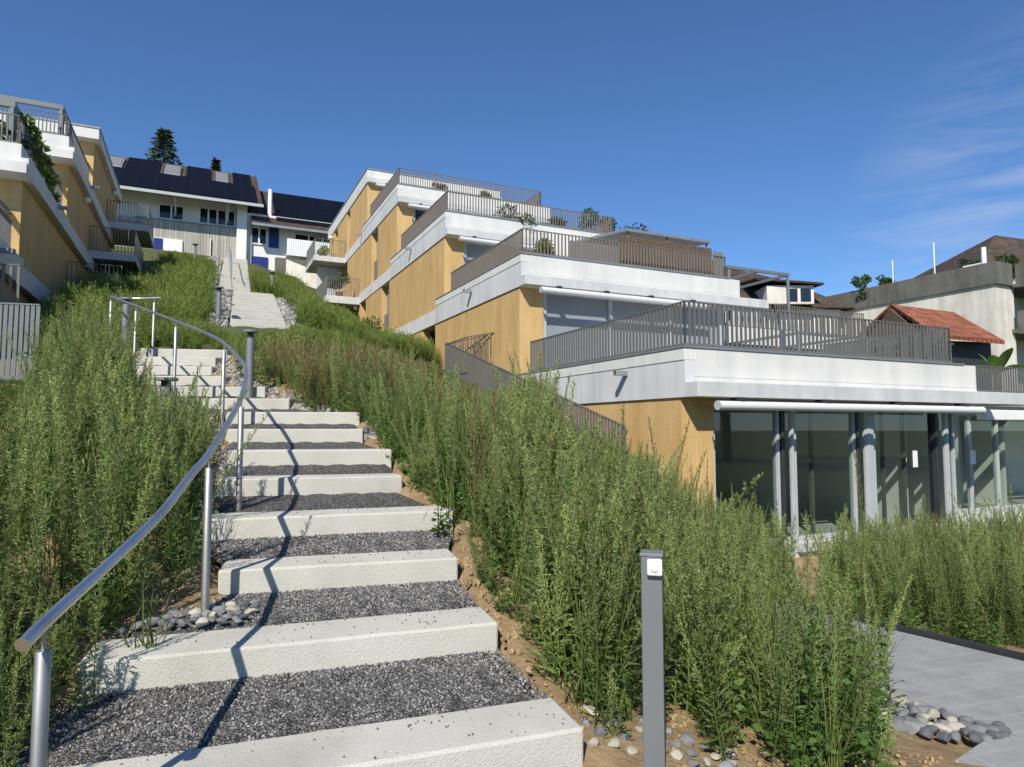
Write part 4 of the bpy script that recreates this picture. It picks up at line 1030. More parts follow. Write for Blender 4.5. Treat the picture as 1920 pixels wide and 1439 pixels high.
def broadleaf(name, seed, h, n=60, mat=None):
    rs = np.random.default_rng(seed); Q = []; T = []
    for st in range(5):
        an = rs.uniform(0, 6.28); ln = rs.uniform(.0, .35); tp = np.array([math.cos(an) * ln, math.sin(an) * ln, h * rs.uniform(.7, 1)])
        stemq(Q, T, np.zeros(3), tp, .004, .002, .3, rs)
        for i in range(n // 5):
            t = rs.uniform(.1, 1.0); a = tp * t; a2 = rs.uniform(0, 6.28); d = np.array([math.cos(a2), math.sin(a2), rs.uniform(-.3, .6)])
            l_ = rs.uniform(.03, .075) * (1.25 - .6 * t); blade(Q, T, a + unit(d) * .012, d, l_, l_ * .33, rs.uniform(0, .6), rs)
    return leaf_mesh(name, Q, T, mat or M_broad)
def tuft(name, seed, h, n, spread=.5, wd=.005, mat=None, droop=.5):
    rs = np.random.default_rng(seed); Q = []; T = []
    for i in range(n):
        an = rs.uniform(0, 6.28); lean = rs.uniform(.05, spread); l_ = h * rs.uniform(.55, 1.05); w0 = wd * rs.uniform(.6, 1.2)
        b = np.array([*(rs.normal(size=2) * .03), 0.0]); dh = np.array([math.cos(an), math.sin(an), 0]); s = np.array([-dh[1], dh[0], 0])
        prev = b; pw = w0; tp = rs.uniform(0, .8)
        for j in range(1, 5):
            t = j / 4; p = b + dh * l_ * lean * t ** 1.5 + np.array([0, 0, l_ * (t - droop * lean * t ** 2.6)]); ww = w0 * (1 - t) ** .7 + .0004
            Q.append([prev - s * pw, prev + s * pw, p + s * ww, p - s * ww]); T.append(tp); prev = p; pw = ww
    return leaf_mesh(name, Q, T, mat or M_grass)
def plume(name, seed, h, n=7, mat=None):
    """tall grass with seed heads"""
    rs = np.random.default_rng(seed); Q = []; T = []
    for i in range(n):
        an = rs.uniform(0, 6.28); le = rs.uniform(.05, .28); top = np.array([math.cos(an) * le, math.sin(an) * le, h * rs.uniform(.75, 1.05)]); b = np.array([*(rs.normal(size=2) * .03), 0])
        stemq(Q, T, b, top, .0022, .001, .5, rs)
        for j in range(16): t = rs.uniform(.78, 1.0); blade(Q, T, b + (top - b) * t, top - b + rs.normal(size=3) * .25, rs.uniform(.025, .06), .0045, rs.uniform(.5, 1), rs)
        for j in range(4): t = rs.uniform(.05, .6); blade(Q, T, b + (top - b) * t, top - b + rs.normal(size=3) * .35, rs.uniform(.15, .3), .005, rs.uniform(0, .4), rs)
    return leaf_mesh(name, Q, T, mat or M_grass)

PROTO = {}
def protos(key, meshes):
    c = bpy.data.collections.new('kinds_' + key)          # source shapes only, not linked to the scene
    for i, me in enumerate(meshes):
        o = bpy.data.objects.new(f'{key}_{i:02d}', me); c.objects.link(o)
    PROTO[key] = (c, meshes)
protos('weed', [weed('weed_mesh', 11, 1.25, nstem=2), weed('weed_mesh', 12, 1.1, nstem=3), weed('weed_mesh', 13, 1.35, 1.3, nstem=2), weed('weed_mesh', 14, 1.0, .8, 1.2, nstem=3), weed('weed_mesh', 15, 1.2, 1.1, 1.1, nstem=2),
                tuft('tuft_mesh', 21, .85, 26), plume('plume_mesh', 25, 1.15, 8), broadleaf('broad_mesh', 31, .55, 70), plume('plume_mesh', 26, 1.2, 6, M_dry), tuft('tuft_mesh', 27, 1.05, 16, .75, .0065, None, .7), weed('weed_mesh', 16, 1.4, .7, .7, nstem=1, dense=.7), broadleaf('broad_mesh', 32, .95, 190), weed('weed_mesh', 17, 1.15, 1.5, 1.5, None, 2, 1.2)])
protos('slope', [tuft('tuft_mesh', 41, .55, 60, .6, .007, M_hill), weed('weed_mesh', 42, .75, 1, 1.3, M_hill, 4, 1.0), plume('plume_mesh', 43, .7, 14, M_hill), broadleaf('broad_mesh', 44, .45, 110, M_hill)])
protos('dry', [plume('plume_mesh', 51, .95, 12, M_dry), weed('weed_mesh', 52, .9, 1, .6, M_dry, 3, .5), plume('plume_mesh', 53, .85, 12, M_tan)])
protos('low', [broadleaf('broad_mesh', 61, .28, 60), broadleaf('broad_mesh', 62, .4, 70), tuft('tuft_mesh', 63, .35, 22, .8), weed('weed_mesh', 64, .5, 1, 1.1, None, 2)])

def scatter(name, key, pts, scl, idx, label, cat, tilt=.1, kind='stuff', flat=False):
    """one object of growth: every point carries a plant with its own turn, tilt and size"""
    k = len(pts); me = bpy.data.meshes.new(name); me.vertices.add(k); me.vertices.foreach_set('co', np.asarray(pts, np.float32).ravel())
    r = np.stack([rng.normal(0, tilt, k), rng.normal(0, tilt, k), rng.uniform(0, 6.283, k)], 1)
    if flat: r = rng.uniform(0, 6.283, (k, 3))
    a = me.attributes.new('rot', 'FLOAT_VECTOR', 'POINT'); a.data.foreach_set('vector', r.astype(np.float32).ravel())
    a = me.attributes.new('scl', 'FLOAT', 'POINT'); a.data.foreach_set('value', np.asarray(scl, np.float32))
    a = me.attributes.new('idx', 'INT', 'POINT'); a.data.foreach_set('value', np.asarray(idx, np.int32))
    o = bpy.data.objects.new(name, me); COL.objects.link(o)
    g = bpy.data.node_groups.new(name, 'GeometryNodeTree')
    g.interface.new_socket('Geometry', in_out='INPUT', socket_type='NodeSocketGeometry'); g.interface.new_socket('Geometry', in_out='OUTPUT', socket_type='NodeSocketGeometry')
    N_ = g.nodes.new; gi, go = N_('NodeGroupInput'), N_('NodeGroupOutput'); ip = N_('GeometryNodeInstanceOnPoints'); ci = N_('GeometryNodeCollectionInfo')
    ci.inputs['Collection'].default_value = PROTO[key][0]; ci.inputs['Separate Children'].default_value = True; ci.inputs['Reset Children'].default_value = True
    def na(nm, ty):
        q = N_('GeometryNodeInputNamedAttribute'); q.data_type = ty; q.inputs['Name'].default_value = nm; return q.outputs['Attribute']
    e2r = N_('FunctionNodeEulerToRotation'); l = g.links.new
    l(gi.outputs[0], ip.inputs['Points']); l(ci.outputs[0], ip.inputs['Instance']); ip.inputs['Pick Instance'].default_value = True
    l(na('idx', 'INT'), ip.inputs['Instance Index']); l(na('rot', 'FLOAT_VECTOR'), e2r.inputs[0]); l(e2r.outputs[0], ip.inputs['Rotation']); l(na('scl', 'FLOAT'), ip.inputs['Scale'])
    l(ip.outputs[0], go.inputs[0])
    md = o.modifiers.new('growth', 'NODES'); md.node_group = g
    tag(o, label, cat, kind=kind); return o

P_STAIR_W = stair_poly(.06)
def allowed(x, y):
    ok = ~inside(x, y, P_STAIR_W) & ~inside(x, y, PATH) & ~inside(x, y, SLAB)
    ok &= ~inside(x, y, flight_poly(FLT, .15)) & ~inside(x, y, flight_poly(FLT_B, .12))
    p = PX * x + PY * y; n = -PY * x + PX * y
    ok &= ~((p > 6.75) & (n > 8.3)) & ~((p < -3.6) & (n > 13.2)) & (n < 45.3)
    ok &= ~((p > 4.95) & (n > 32.3) & (n < 40)) 
    return ok
def fill(poly, per_m2, free=False):
    P = np.array(poly); lo, hi = P.min(0), P.max(0); k = int((hi - lo).prod() * per_m2)
    x = rng.uniform(lo[0], hi[0], k); y = rng.uniform(lo[1], hi[1], k); m_ = inside(x, y, poly) & (True if free else allowed(x, y)); return x[m_], y[m_]
def bumpy(x, y, s=1.0): return .5 + .25 * (np.sin(x * 1.9 * s + y * 1.3 * s) + np.sin(x * 1.1 * s - y * 2.3 * s + 1.7))
HGT = {'weed': [1.25, 1.1, 1.35, 1.0, 1.2, .7, 1.15, .5, 1.15, .8, 1.4, .9, 1.15], 'low': [.28, .4, .32, .5], 'dry': [.95, .9, .85], 'slope': [.45, .75, .7, .42]}
# how high the growth stands along each direction from the steps: (direction x/y, rise of the tips over eye level per metre)
def crest(us, vs): return (np.array(us, float) - 960) / 1250, (805 - np.array(vs, float)) / 1250
C_LEFT = crest([-300, 0, 60, 75, 130, 190, 215, 250, 300, 345, 400, 445, 480], [640, 712, 708, 600, 580, 575, 620, 668, 738, 742, 735, 748, 768])
C_RIGHT = crest([380, 440, 480, 520, 600, 700, 820, 845, 900, 975, 1000, 1025, 1060, 1130, 1200, 1250, 1337, 1420, 1500, 1560, 1620, 1700, 1800, 1920, 2200], [640, 640, 622, 625, 640, 648, 685, 715, 735, 735, 690, 720, 800, 812, 845, 880, 935, 945, 985, 990, 965, 965, 960, 945, 930])
C_FRONT = crest([1000, 1200, 1250, 1300, 1400, 1480, 1560, 1640, 1700, 1760, 1900], [890, 915, 940, 935, 955, 1010, 1050, 1065, 1085, 1150, 1300])
def growth(name, poly, per_m2, key, weights, size, label, cat, tilt=.1, keep=None, sizef=None, top=None, free=False):
    x, y = fill(poly, per_m2, free)
    if keep is not None: m_ = keep(x, y); x, y = x[m_], y[m_]
    k = len(x); wts = np.array(weights, float); wts /= wts.sum()
    s = rng.uniform(size[0], size[1], k) * (.78 + .44 * bumpy(x, y))
    if sizef is not None: s *= sizef(x, y)
    ix = rng.choice(len(wts), k, p=wts); g = ground(x, y)
    if top is not None:
        room = EYE + np.interp(x / y, top[0], top[1]) * y - g; room *= rng.triangular(.5, 1.0, 1.2, k) * (.84 + .24 * bumpy(x * 1.7 + 3, y * 1.7)) * np.where(rng.random(k) < .1, 1.25, 1); H_ = np.array(HGT[key])
        s = np.minimum(s, room / H_[ix])
        if key == 'weed':
            sm = s < .42; ix[sm] = rng.choice([3, 7], sm.sum()); s[sm] = np.minimum(room[sm] / H_[ix[sm]], .8)
        ok = (room > .1) & (s > .12); x, y, g, s, ix = x[ok], y[ok], g[ok], s[ok], ix[ok]
    return scatter(name, key, np.stack([x, y, g - .02], 1), s, ix, label, cat, tilt)

LEFT = [(-1.55, 1.55), (-2.0, 2.35), (-2.02, 2.9), (-1.85, 3.4), (-1.85, 3.8), (-2.2, 4.5), (-2.5, 5.4), (-2.8, 6.2), (-3.2, 7.0), (-3.5, 7.8), (-4.3, 8.7), (-5.4, 9.4), (-6.1, 9.95), (-6.4, 10.6), (-6.6, 11.3), (-7.2, 13), (-8, 15), (-11, 16), (-13, 13), (-11, 9), (-9.5, 8.6), (-8.7, 8.1), (-6.5, 8.7), (-5, 6), (-3.6, 4), (-2.4, 2.4), (-1.9, 1.6)]
WL = [4, 4, 3, 3, 4, 1.6, 4.0, 1.5, .35, .9, 3, 1.2, 2]
def left_keep(x, y): return rng.random(len(x)) < np.where((x / y > -.575) & (y > 6.6), .3, 1)
growth('bank_weeds', LEFT, 40, 'weed', WL, (.72, 1.0), 'tall green weeds covering the bank left of the handrail', 'weeds', .09, left_keep, None, C_LEFT)
FENCEFRONT = [(-5, 6), (-6.5, 8.7), (-8.7, 8.1), (-6.5, 5.5), (-4.6, 3.8), (-3.6, 4)]
growth('bank_weeds', FENCEFRONT, 20, 'weed', WL, (.6, .85), 'weeds in front of the light bar fence at the left edge', 'weeds', .1, top=C_LEFT)
LAMPSIDE = [(-3.45, 9.75), (-2.75, 8.9), (-1.85, 8.1), (-1.4, 8.6), (-2.4, 10.6), (-4.0, 12.0), (-4.9, 11.6), (-4.75, 10.9), (-4.2, 10.3)]
growth('bank_weeds', LAMPSIDE, 26, 'weed', [2, 2, 2, 3, 2, 3, 4, 3, .6, 2, 1, 1, 1], (.4, .75), 'green weeds and grass around the foot of the tall disc lamp', 'weeds', .1, top=crest([300, 440, 480, 520, 560, 600, 640], [632, 636, 622, 628, 640, 648, 660]))
growth('ground_weeds', [(-4.2, 5.2), (-5.6, 8.0), (-6.4, 8.95), (-8.8, 8.3), (-7, 6)], 30, 'slope', [3, 2, 3, 3], (.5, .9), 'low green weeds below the light bar fence', 'weeds', .12, top=crest([-400, 0, 62, 80, 200], [690, 705, 702, 640, 640]))
RIGHT = [(.30, 3.02), (.02, 3.62), (-.2, 4.2), (-.32, 4.9), (-.8, 5.7), (-1.05, 6.4), (-1.52, 7.2), (-1.72, 7.95), (-2.78, 8.75), (-3.35, 9.6), (-3.9, 10.6), (-3.6, 12.5), (-5.0, 14.5), (-4.6, 18), (-6.5, 25), (-4.5, 25.5), (-.3, 18.8), (2.5, 12.2), (3.4, 10.1), (3.6, 8.6), (3.0, 7.4), (2.2, 7.0), (1.4, 5.6), (1.25, 4.2), (.95, 3.4), (.62, 3.02)]
def right_keep(x, y):
    dry = (y > 8.3) & (x < 1.5)
    v = x / y                         # a little thinner towards the glass front, where the plinth shows
    return (rng.random(len(x)) < np.where((x > 2.2) & (y > 7.2), .6, np.where(dry, .3, 1)))
def right_size(x, y):
    return np.minimum(1, .55 + np.clip((x - np.interp(y, [2.8, 4.2, 5.0, 5.8, 6.5, 7.3, 8, 8.8, 9.5], [.3, -.33, -.43, -.94, -1.17, -1.6, -1.8, -2.9, -3.5])) / .55, 0, 1))
growth('bank_weeds', RIGHT, 40, 'weed', [4, 4, 3, 3, 4, 1.6, 2.2, 2.2, .22, 1.0, 4, 1.6, 2.5], (.8, 1.25), 'dense grey green weeds covering the bank right of the steps', 'weeds', .09, right_keep, right_size, C_RIGHT)
DRYP = [(-4.4, 11.2), (-3.45, 9.75), (-2.75, 8.95), (-1.9, 8.25), (.2, 8.6), (.9, 9.6), (1.4, 12), (-.3, 17), (-3.2, 21), (-4.6, 18), (-4, 13)]
growth('dry_grass', DRYP, 22, 'dry', [3, 2, 3], (.75, 1.1), 'reddish brown seeding grass across the upper right bank', 'grass', .1, top=C_RIGHT)
FRONT = [(.86, 3.28), (1.15, 3.9), (1.4, 5.3), (2.0, 6.0), (2.2, 5.1), (2.15, 4.4), (2.12, 3.95), (1.85, 3.45), (1.35, 2.95), (.95, 2.95)]
growth('thicket_weeds', FRONT, 50, 'weed', [4, 4, 3, 3, 4, 1.6, 1.0, 2.5, .08, 1.0, 4, 2.2, 2.5], (.62, .95), 'dense weed thicket right of the square bollard', 'weeds', .09, top=C_FRONT)
growth('ground_weeds', [(.8, 3.2), (.95, 3.0), (1.5, 2.9), (1.8, 3.3), (1.85, 3.6), (1.3, 3.6)], 38, 'low', [3, 3, 2, 3], (.6, 1.0), 'low leafy weeds at the foot of the thicket', 'weeds', .15)
growth('ground_weeds', [(.42, 3.0), (-.2, 4.2), (-.33, 5.0), (-.85, 5.8), (-1.5, 7.4), (-1.2, 7.4), (-.4, 6.0), (.1, 5), (.75, 3.3)], 30, 'low', [3, 3, 2, 3], (.5, .95), 'low leafy weeds along the right edge of the steps', 'weeds', .15)
growth('ground_weeds', [(-1.5, 1.5), (-1.95, 2.4), (-1.9, 3.1), (-1.72, 3.6), (-2.5, 3.6), (-2.2, 2), (-1.8, 1.4)], 34, 'low', [3, 3, 2, 3], (.5, 1.0), 'low leafy weeds along the left edge of the near steps', 'weeds', .2)
THICK = [(3.3, 6.1), (3.75, 5.3), (4.4, 4.4), (6.5, 4.2), (9.5, 7.5), (9, 12.6), (7.5, 13), (5, 11), (3.2, 9.9), (3.0, 8.0)]
def thick_size(x, y): return np.clip(.45 + (x - 3.2 + (y - 5.6) * .9) * .32, .3, 1.0)
growth('thicket_weeds', THICK, 32, 'weed', [4, 4, 3, 3, 4, 1.4, 1.2, 2, .3, .8, 3, 2, 2], (.8, 1.15), 'weed thicket between the paved path and the glass front', 'weeds', .1, lambda x, y: (x + y * .75 > 7.75) & ~((np.abs(x / y - .425) < .045) & (y > 7)), thick_size, C_RIGHT)
growth('ground_weeds', [(3.0, 6.6), (3.3, 5.7), (3.8, 5.0), (4.6, 3.8), (5.4, 4), (4.2, 6), (3.4, 7.2)], 34, 'low', [2, 2, 4, 2], (.4, .75), 'low grass and weeds along the dark path edging', 'weeds', .15)
SL_L = [W(-3.4, 13.4, 0)[:2], W(-3.4, 31, 0)[:2], W(-2.0, 34, 0)[:2], W(-1.8, 45.2, 0)[:2], W(.3, 45.2, 0)[:2], W(.2, 28, 0)[:2], W(.2, 18, 0)[:2], W(-1.5, 15, 0)[:2]]
C_SL = crest([100, 200, 250, 300, 350, 395, 425, 440, 540], [430, 436, 450, 465, 474, 486, 560, 610, 610]); C_SR = crest([400, 440, 455, 500, 550, 580, 605, 640, 665, 700], [640, 620, 505, 505, 517, 548, 566, 575, 600, 620]); C_LOW = crest([180, 240, 300, 380, 430, 530, 545, 600, 700], [570, 600, 590, 598, 621, 621, 604, 615, 625])
growth('slope_grass', SL_L, 36, 'slope', [6, .5, 5, 1.3], (.8, 1.3), 'green overgrown slope left of the upper flights', 'grass', .12, top=C_SL, keep=lambda x, y: rng.random(len(x)) < np.where((-PY * x + PX * y > 17.5) & (-PY * x + PX * y < 27.4) & (PX * x + PY * y > -.35), .25, 1))
SL_R = [W(2.45, 19, 0)[:2], W(2.6, 27, 0)[:2], W(1.7, 27.6, 0)[:2], W(2.3, 43, 0)[:2], W(4.6, 43, 0)[:2], W(6.8, 31, 0)[:2], W(6.8, 20, 0)[:2], W(4, 18, 0)[:2]]
growth('slope_grass', SL_R, 36, 'slope', [6, .5, 5, 1.3], (.8, 1.3), 'green overgrown slope right of the upper flights', 'grass', .12, top=C_SR, keep=lambda x, y: rng.random(len(x)) < np.where((PX * x + PY * y < 3.0) & (-PY * x + PX * y < 26.5), .2, 1))
growth('slope_grass', [(-7.3, 12.3), (-4.3, 12.1), (-2.6, 13), (-4.6, 17.4), (-7.3, 17.3), (-8.5, 18), (-9, 15)], 34, 'slope', [5, .7, 5, 1.5], (.7, 1.1), 'grass beside the stone landing behind the handrail end', 'grass', .12, top=C_LOW)

growth('edge_weeds', [(.12, 3.42), (-.02, 3.62), (-.24, 4.2), (-.36, 4.95), (-.86, 5.75), (-1.1, 6.5), (-1.55, 7.25), (-1.78, 8.0), (-2.8, 8.75), (-2.3, 8.9), (-1.3, 7.9), (-.8, 6.6), (-.1, 5.1), (.25, 4.2), (.45, 3.5)], 34, 'weed', [3, 3, 2, 4, 3, 2, .6, 4, 0, 1, 2, 2, 2], (.3, .6), 'weeds leaning over the right ends of the steps', 'weeds', .2, free=False)
growth('edge_weeds', [(-1.58, 2.2), (-1.66, 2.6), (-1.74, 2.86), (-2.3, 2.9), (-2.2, 2.0), (-1.75, 1.7)], 46, 'weed', [3, 3, 2, 4, 3, 1, 0, 3], (.4, .7), 'weeds growing over the left end of the second step', 'weeds', .14, free=True)
growth('edge_weeds', [(-1.95, 4.1), (-1.8, 3.86), (-2.3, 4.0), (-2.6, 5.0), (-2.35, 5.2)], 40, 'weed', [3, 3, 2, 4, 3, 1, 0, 3], (.4, .65), 'weeds growing over the left ends of the fourth and fifth steps', 'weeds', .14, free=True)
growth('thicket_weeds', [(1.85, 3.5), (2.1, 3.66), (2.28, 3.92), (2.05, 4.35), (1.8, 4.3)], 30, 'weed', [4, 4, 3, 3, 4, 1, 0, 2, 0, 1, 4, 1, 2], (.6, .9), 'loose weeds beside the pebble strip of the paved path', 'weeds', .14, top=C_FRONT)
# single plants that stand out
def plant(name, key, i, x, y, s, label, cat, rz=0., group=None, dz=-.02, tl=(0, 0)):
    o = bpy.data.objects.new(name, PROTO[key][1][i]); COL.objects.link(o); o.location = (x, y, gz(x, y) + dz); o.scale = (s, s, s); o.rotation_euler = (tl[0], tl[1], rz); return tag(o, label, cat, group)
plant('tall_weed', 'weed', 10, 4.12, 7.85, 1.3, 'tallest single weed, rising against the white post of the glass front', 'weed', .4)
plant('tall_weed', 'weed', 0, 1.62, 7.2, 1.2, 'slender weed standing in front of the ochre wall lamp', 'weed', 2.)
plant('tall_weed', 'weed', 2, .28, 6.75, 1.2, 'tall bushy weed rising in front of the stair railing bars', 'weed', 3.)
plant('tall_weed', 'weed', 3, 3.0, 7.6, .95, 'weed tip standing before the darkest glass pane', 'weed', 1.)
plant('seedling', 'low', 3, .43, 2.98, .62, 'thin leggy seedling beside the right end of the lowest step', 'weed', 1.)
plant('leafy_weed', 'low', 1, -.52, 4.78, .85, 'bushy weed leaning over the right end of the fourth step', 'weed', 2.)
plant('seedling', 'low', 0, -.98, 6.2, .8, 'dark leafy seedling before the right end of the sixth step', 'weed', .5)
plant('grass_clump', 'low', 2, .52, 3.2, .85, 'small long-bladed grass clump on bare soil beside the bollard', 'grass', 0)
plant('grass_clump', 'weed', 5, 1.4, 3.0, .62, 'arching long-bladed grass clump in the thicket front', 'grass', 1.2)
plant('grass_clump', 'low', 2, -1.7, 3.15, 1.1, 'grass clump hanging over the stones by the second handrail post', 'grass', 1.2, None, .05)
plant('grass_clump', 'weed', 5, -2.02, 4.15, .7, 'long-bladed grass clump at the left end of the fourth step', 'grass', 2.2)
# ------------------------------------------------------------------ trees and terrace plants
def crown_quads(rs, centers, radii, n, ln, wd, up=.2):
    Q = []; T = []
    centers = np.asarray(centers, float); radii = np.asarray(radii, float); wts = radii ** 2 / (radii ** 2).sum()
    for i in range(n):
        c = rs.choice(len(centers), p=wts); v = unit(rs.normal(size=3)) * radii[c] * rs.uniform(.35, 1.05) ** .6
        blade(Q, T, centers[c] + v * [1, 1, .85], unit(v) + rs.normal(size=3) * .8 + [0, 0, up], ln * rs.uniform(.6, 1.3), wd * rs.uniform(.7, 1.2), rs.random(), rs)
    return Q, T
def tree(name, x, y, z0, h, r, seed, label, mat, cat='tree', n=2600, trunk=.3, ln=.22, wd=.07):
    rs = np.random.default_rng(seed); t = thing(name, (x, y, z0), label, cat)
    k = 11; cs = []; rd = []
    for i in range(k):
        a = i * 2.4; f = rs.uniform(.2, .75); cs.append((x + math.cos(a) * r * f, y + math.sin(a) * r * f, z0 + h * rs.uniform(trunk + .12, .92))); rd.append(r * rs.uniform(.3, .5))
    Q, T = crown_quads(rs, cs, rd, n, ln, wd)
    o = bpy.data.objects.new('crown', leaf_mesh('crown', Q, T, mat)); COL.objects.link(o); o.parent = t; o.matrix_parent_inverse = Matrix.Translation(t.location).inverted()
    mb = MB(); mb.tube([(x, y, z0 - .3), (x + .05, y, z0 + h * .4), (x, y, z0 + h * .8)], [h * .03, h * .02, h * .006], 8)
    for c in cs[::2]: mb.tube([(x, y, z0 + h * trunk), c], [h * .012, h * .004], 5)
    mb.build('trunk', M_bark, t); return t
def conifer(x, y, z0, h, r, seed, label, n=3000):
    rs = np.random.default_rng(seed); t = thing('conifer_tree', (x, y, z0), label, 'tree'); Q = []; T = []
    lv = 26
    for i in range(lv):
        f = i / lv; zz = z0 + h * (.06 + .93 * f); rr = r * (1 - f) ** .85 + .05
        for b in range(9):
            an = b * .698 + i * 1.1 + rs.uniform(-.25, .25); l_ = rr * rs.uniform(.5, 1.2)
            for j in range(max(3, int(n / lv / 9))):
                s = rs.uniform(.15, 1); p = np.array([x + math.cos(an) * l_ * s, y + math.sin(an) * l_ * s, zz - l_ * s * .28 + rs.normal() * .05])
                blade(Q, T, p, [math.cos(an) + rs.normal() * .7, math.sin(an) + rs.normal() * .7, -.3 + rs.normal() * .35], h * .055 * rs.uniform(.6, 1.2), h * .009, rs.random(), rs)
    o = bpy.data.objects.new('crown', leaf_mesh('crown', Q, T, M_conifer)); COL.objects.link(o); o.parent = t; o.matrix_parent_inverse = Matrix.Translation(t.location).inverted()
    mb = MB(); mb.tube([(x, y, z0 - .5), (x, y, z0 + h * .97)], [h * .022, .02], 8); mb.build('trunk', M_bark, t); return t
conifer(-33.0, 61.5, 20, 10.2, 3.9, 3, 'broad dark conifer rising behind the solar roof')
conifer(-28.0, 61.5, 20, 7.2, 1.1, 4, 'narrow dark conifer tip behind the solar roof')
tree('broadleaf_tree', 5.3, 41, 9, 6.3, 1.1, 5, 'small tree top above the terrace railings', M_tree, n=1500)
tree('broadleaf_tree', 9.0, 46, 9, 6.6, 2.2, 6, 'dark spreading tree top behind the grey terrace roof', M_conifer, n=1800)
for i, (u, sz, h, lb) in enumerate([(21.1, .55, 1.5, 'bushy potted shrub at the left end of the concrete roof parapet'), (21.9, .5, 1.05, 'low round shrub along the concrete roof parapet'), (24.4, .55, .8, 'small dark shrub along the concrete roof parapet'), (26.1, .7, 1.6, 'feathery shrub in the middle of the concrete roof'), (28.0, .7, 1.2, 'olive shrub beside the dark hip roof')]):
    Y_ = 39.2 - i * .9
    tree('roof_shrub', [21.0, 22.0, 23.6, 25.2, 26.6][i], [39.4, 38.6, 37.2, 36.2, 35.2][i], 9.1, h + .35, sz, 70 + i, lb, M_tree if i not in (3,) else M_conifer, 'shrub', 900, .02, .15, .06)
# pot plant on the second terrace
def potted(p, n, z, h, r, seed, label, mat=M_vine, nq=700):
    x, y, _ = W(p, n, 0); t = thing('potted_shrub', (x, y, z), label, 'plant'); rs = np.random.default_rng(seed)
    mb = MB(); mb.lathe((x, y, z), [(.14, 0), (.19, .3), (.2, .32), (.17, .32)], 14); mb.build('pot', M_terracotta, t, smooth=True)
    cs = [(x + rs.normal() * r * .4, y + rs.normal() * r * .4, z + .35 + rs.uniform(.15, 1) * (h - .5)) for i in range(6)]
    Q, T = crown_quads(rs, cs, [r * .55] * 6, nq, .11, .03)
    o = bpy.data.objects.new('foliage', leaf_mesh('foliage', Q, T, mat)); COL.objects.link(o); o.parent = t; o.matrix_parent_inverse = Matrix.Translation(t.location).inverted()
    mb = MB(); mb.tube([(x, y, z + .2), (x, y, z + h * .7)], [.02, .008], 6); mb.build('stem', M_bark, t)
potted(7.75, 14.85, TZ[1] - .4, 1.05, .36, 81, 'light green potted shrub behind the second terrace railing')
potted(9.6, 20.3, TZ[2] - .4, 1.0, .5, 82, 'long green planting behind the third terrace railing', M_tree)
potted(11.3, 20.4, TZ[2] - .4, 1.05, .3, 83, 'small dark potted plant near the right end of the third terrace', M_tree)
potted(8.9, 26.2, TZ[3] - .4, 1.0, .3, 84, 'pinkish brown potted plant on the fourth terrace', M_dry)
potted(11.0, 26.3, TZ[3] - .4, 1.0, .25, 85, 'thin potted plant at the far end of the fourth terrace', M_tree)
potted(6.05, 33.3, 7.95, 1.3, .4, 86, 'dark potted shrub on the lower side balcony', M_tree)
potted(5.9, 37.4, 10.82, .9, .3, 87, 'pale green potted plant on the upper side balcony')
# climbing plants on the left terraces
def climber(cs, rd, n, seed, label, mat, loc):
    rs = np.random.default_rng(seed); t = thing('climbing_plant', loc, label, 'plant')
    Q, T = crown_quads(rs, cs, rd, n, .13, .045, -.1)
    o = bpy.data.objects.new('foliage', leaf_mesh('foliage', Q, T, mat)); COL.objects.link(o); o.parent = t; o.matrix_parent_inverse = Matrix.Translation(t.location).inverted()
    mb = MB(); mb.tube([cs[0], *cs[1:]], .018, 5); mb.build('stem', M_bark, t)
b0 = FN2[1]
climber([W(-4.05, b0 + d, z) for d, z in ((1.0, 8.9), (1.3, 8.75), (1.8, 8.6), (2.3, 8.4), (2.9, 8.2), (3.6, 7.9), (4.2, 7.7), (4.8, 7.55))], [.18, .25, .28, .3, .3, .28, .26, .22], 1900, 91, 'bright green climber spilling over the left terrace railing', M_vine, W(-4, b0 + 1, 8))
climber([W(-4.25 - i * .3, b0 + .6, 8.25 + .2 * math.sin(i * 2)) for i in range(7)], [.3] * 7, 1500, 92, 'dull leafy planting along the front of the left terrace', M_tree, W(-5.5, b0 + .5, 8))
# large-leaved plant by the right neighbour
t = thing('banana_plant', (14.3, 19.6, 2.3), 'large-leaved tropical plant above the right-hand railing', 'plant')
rs = np.random.default_rng(5)
for i in range(11):
    an = i * 2.4 + .5; ln = rs.uniform(.8, 1.25); el = rs.uniform(.35, 1.15); s = 7; v = []; fs = []
    for j in range(s + 1):
        f = j / s; wdt = .17 * math.sin(math.pi * min(.99, f * .92 + .06)) ** .7; hx = math.cos(el) * ln * f + .02; z = math.sin(el) * ln * f - .45 * f * f * ln * (1 - el * .4)
        c = Vector((14.3 + math.cos(an) * hx, 19.6 + math.sin(an) * hx, 3.1 + z)); sd_ = Vector((-math.sin(an), math.cos(an), 0)) * wdt
        v += [c - sd_ + Vector((0, 0, wdt * .25)), c, c + sd_ + Vector((0, 0, wdt * .25))]
    fs = [(j * 3 + q, j * 3 + q + 1, j * 3 + q + 4, j * 3 + q + 3) for j in range(s) for q in (0, 1)]
    mb = MB(); mb.add(v, fs); mb.build('leaf', M_vine, t, smooth=True)
mb = MB(); mb.tube([(14.3, 19.6, 1.8), (14.3, 19.6, 3.2)], [.12, .07], 8); mb.build('stem', M_bark, t)
tree('garden_shrub', 16.2, 19.0, 2.3, 1.3, .8, 93, 'dull green shrub behind the right-hand bar railing', M_tree, 'shrub', 900, .05, .16, .05)
tree('garden_shrub', 10.6, 17.6, 2.3, 1.6, .8, 94, 'olive shrub seen through the nearest terrace bars', M_tree, 'shrub', 900, .05, .16, .05)
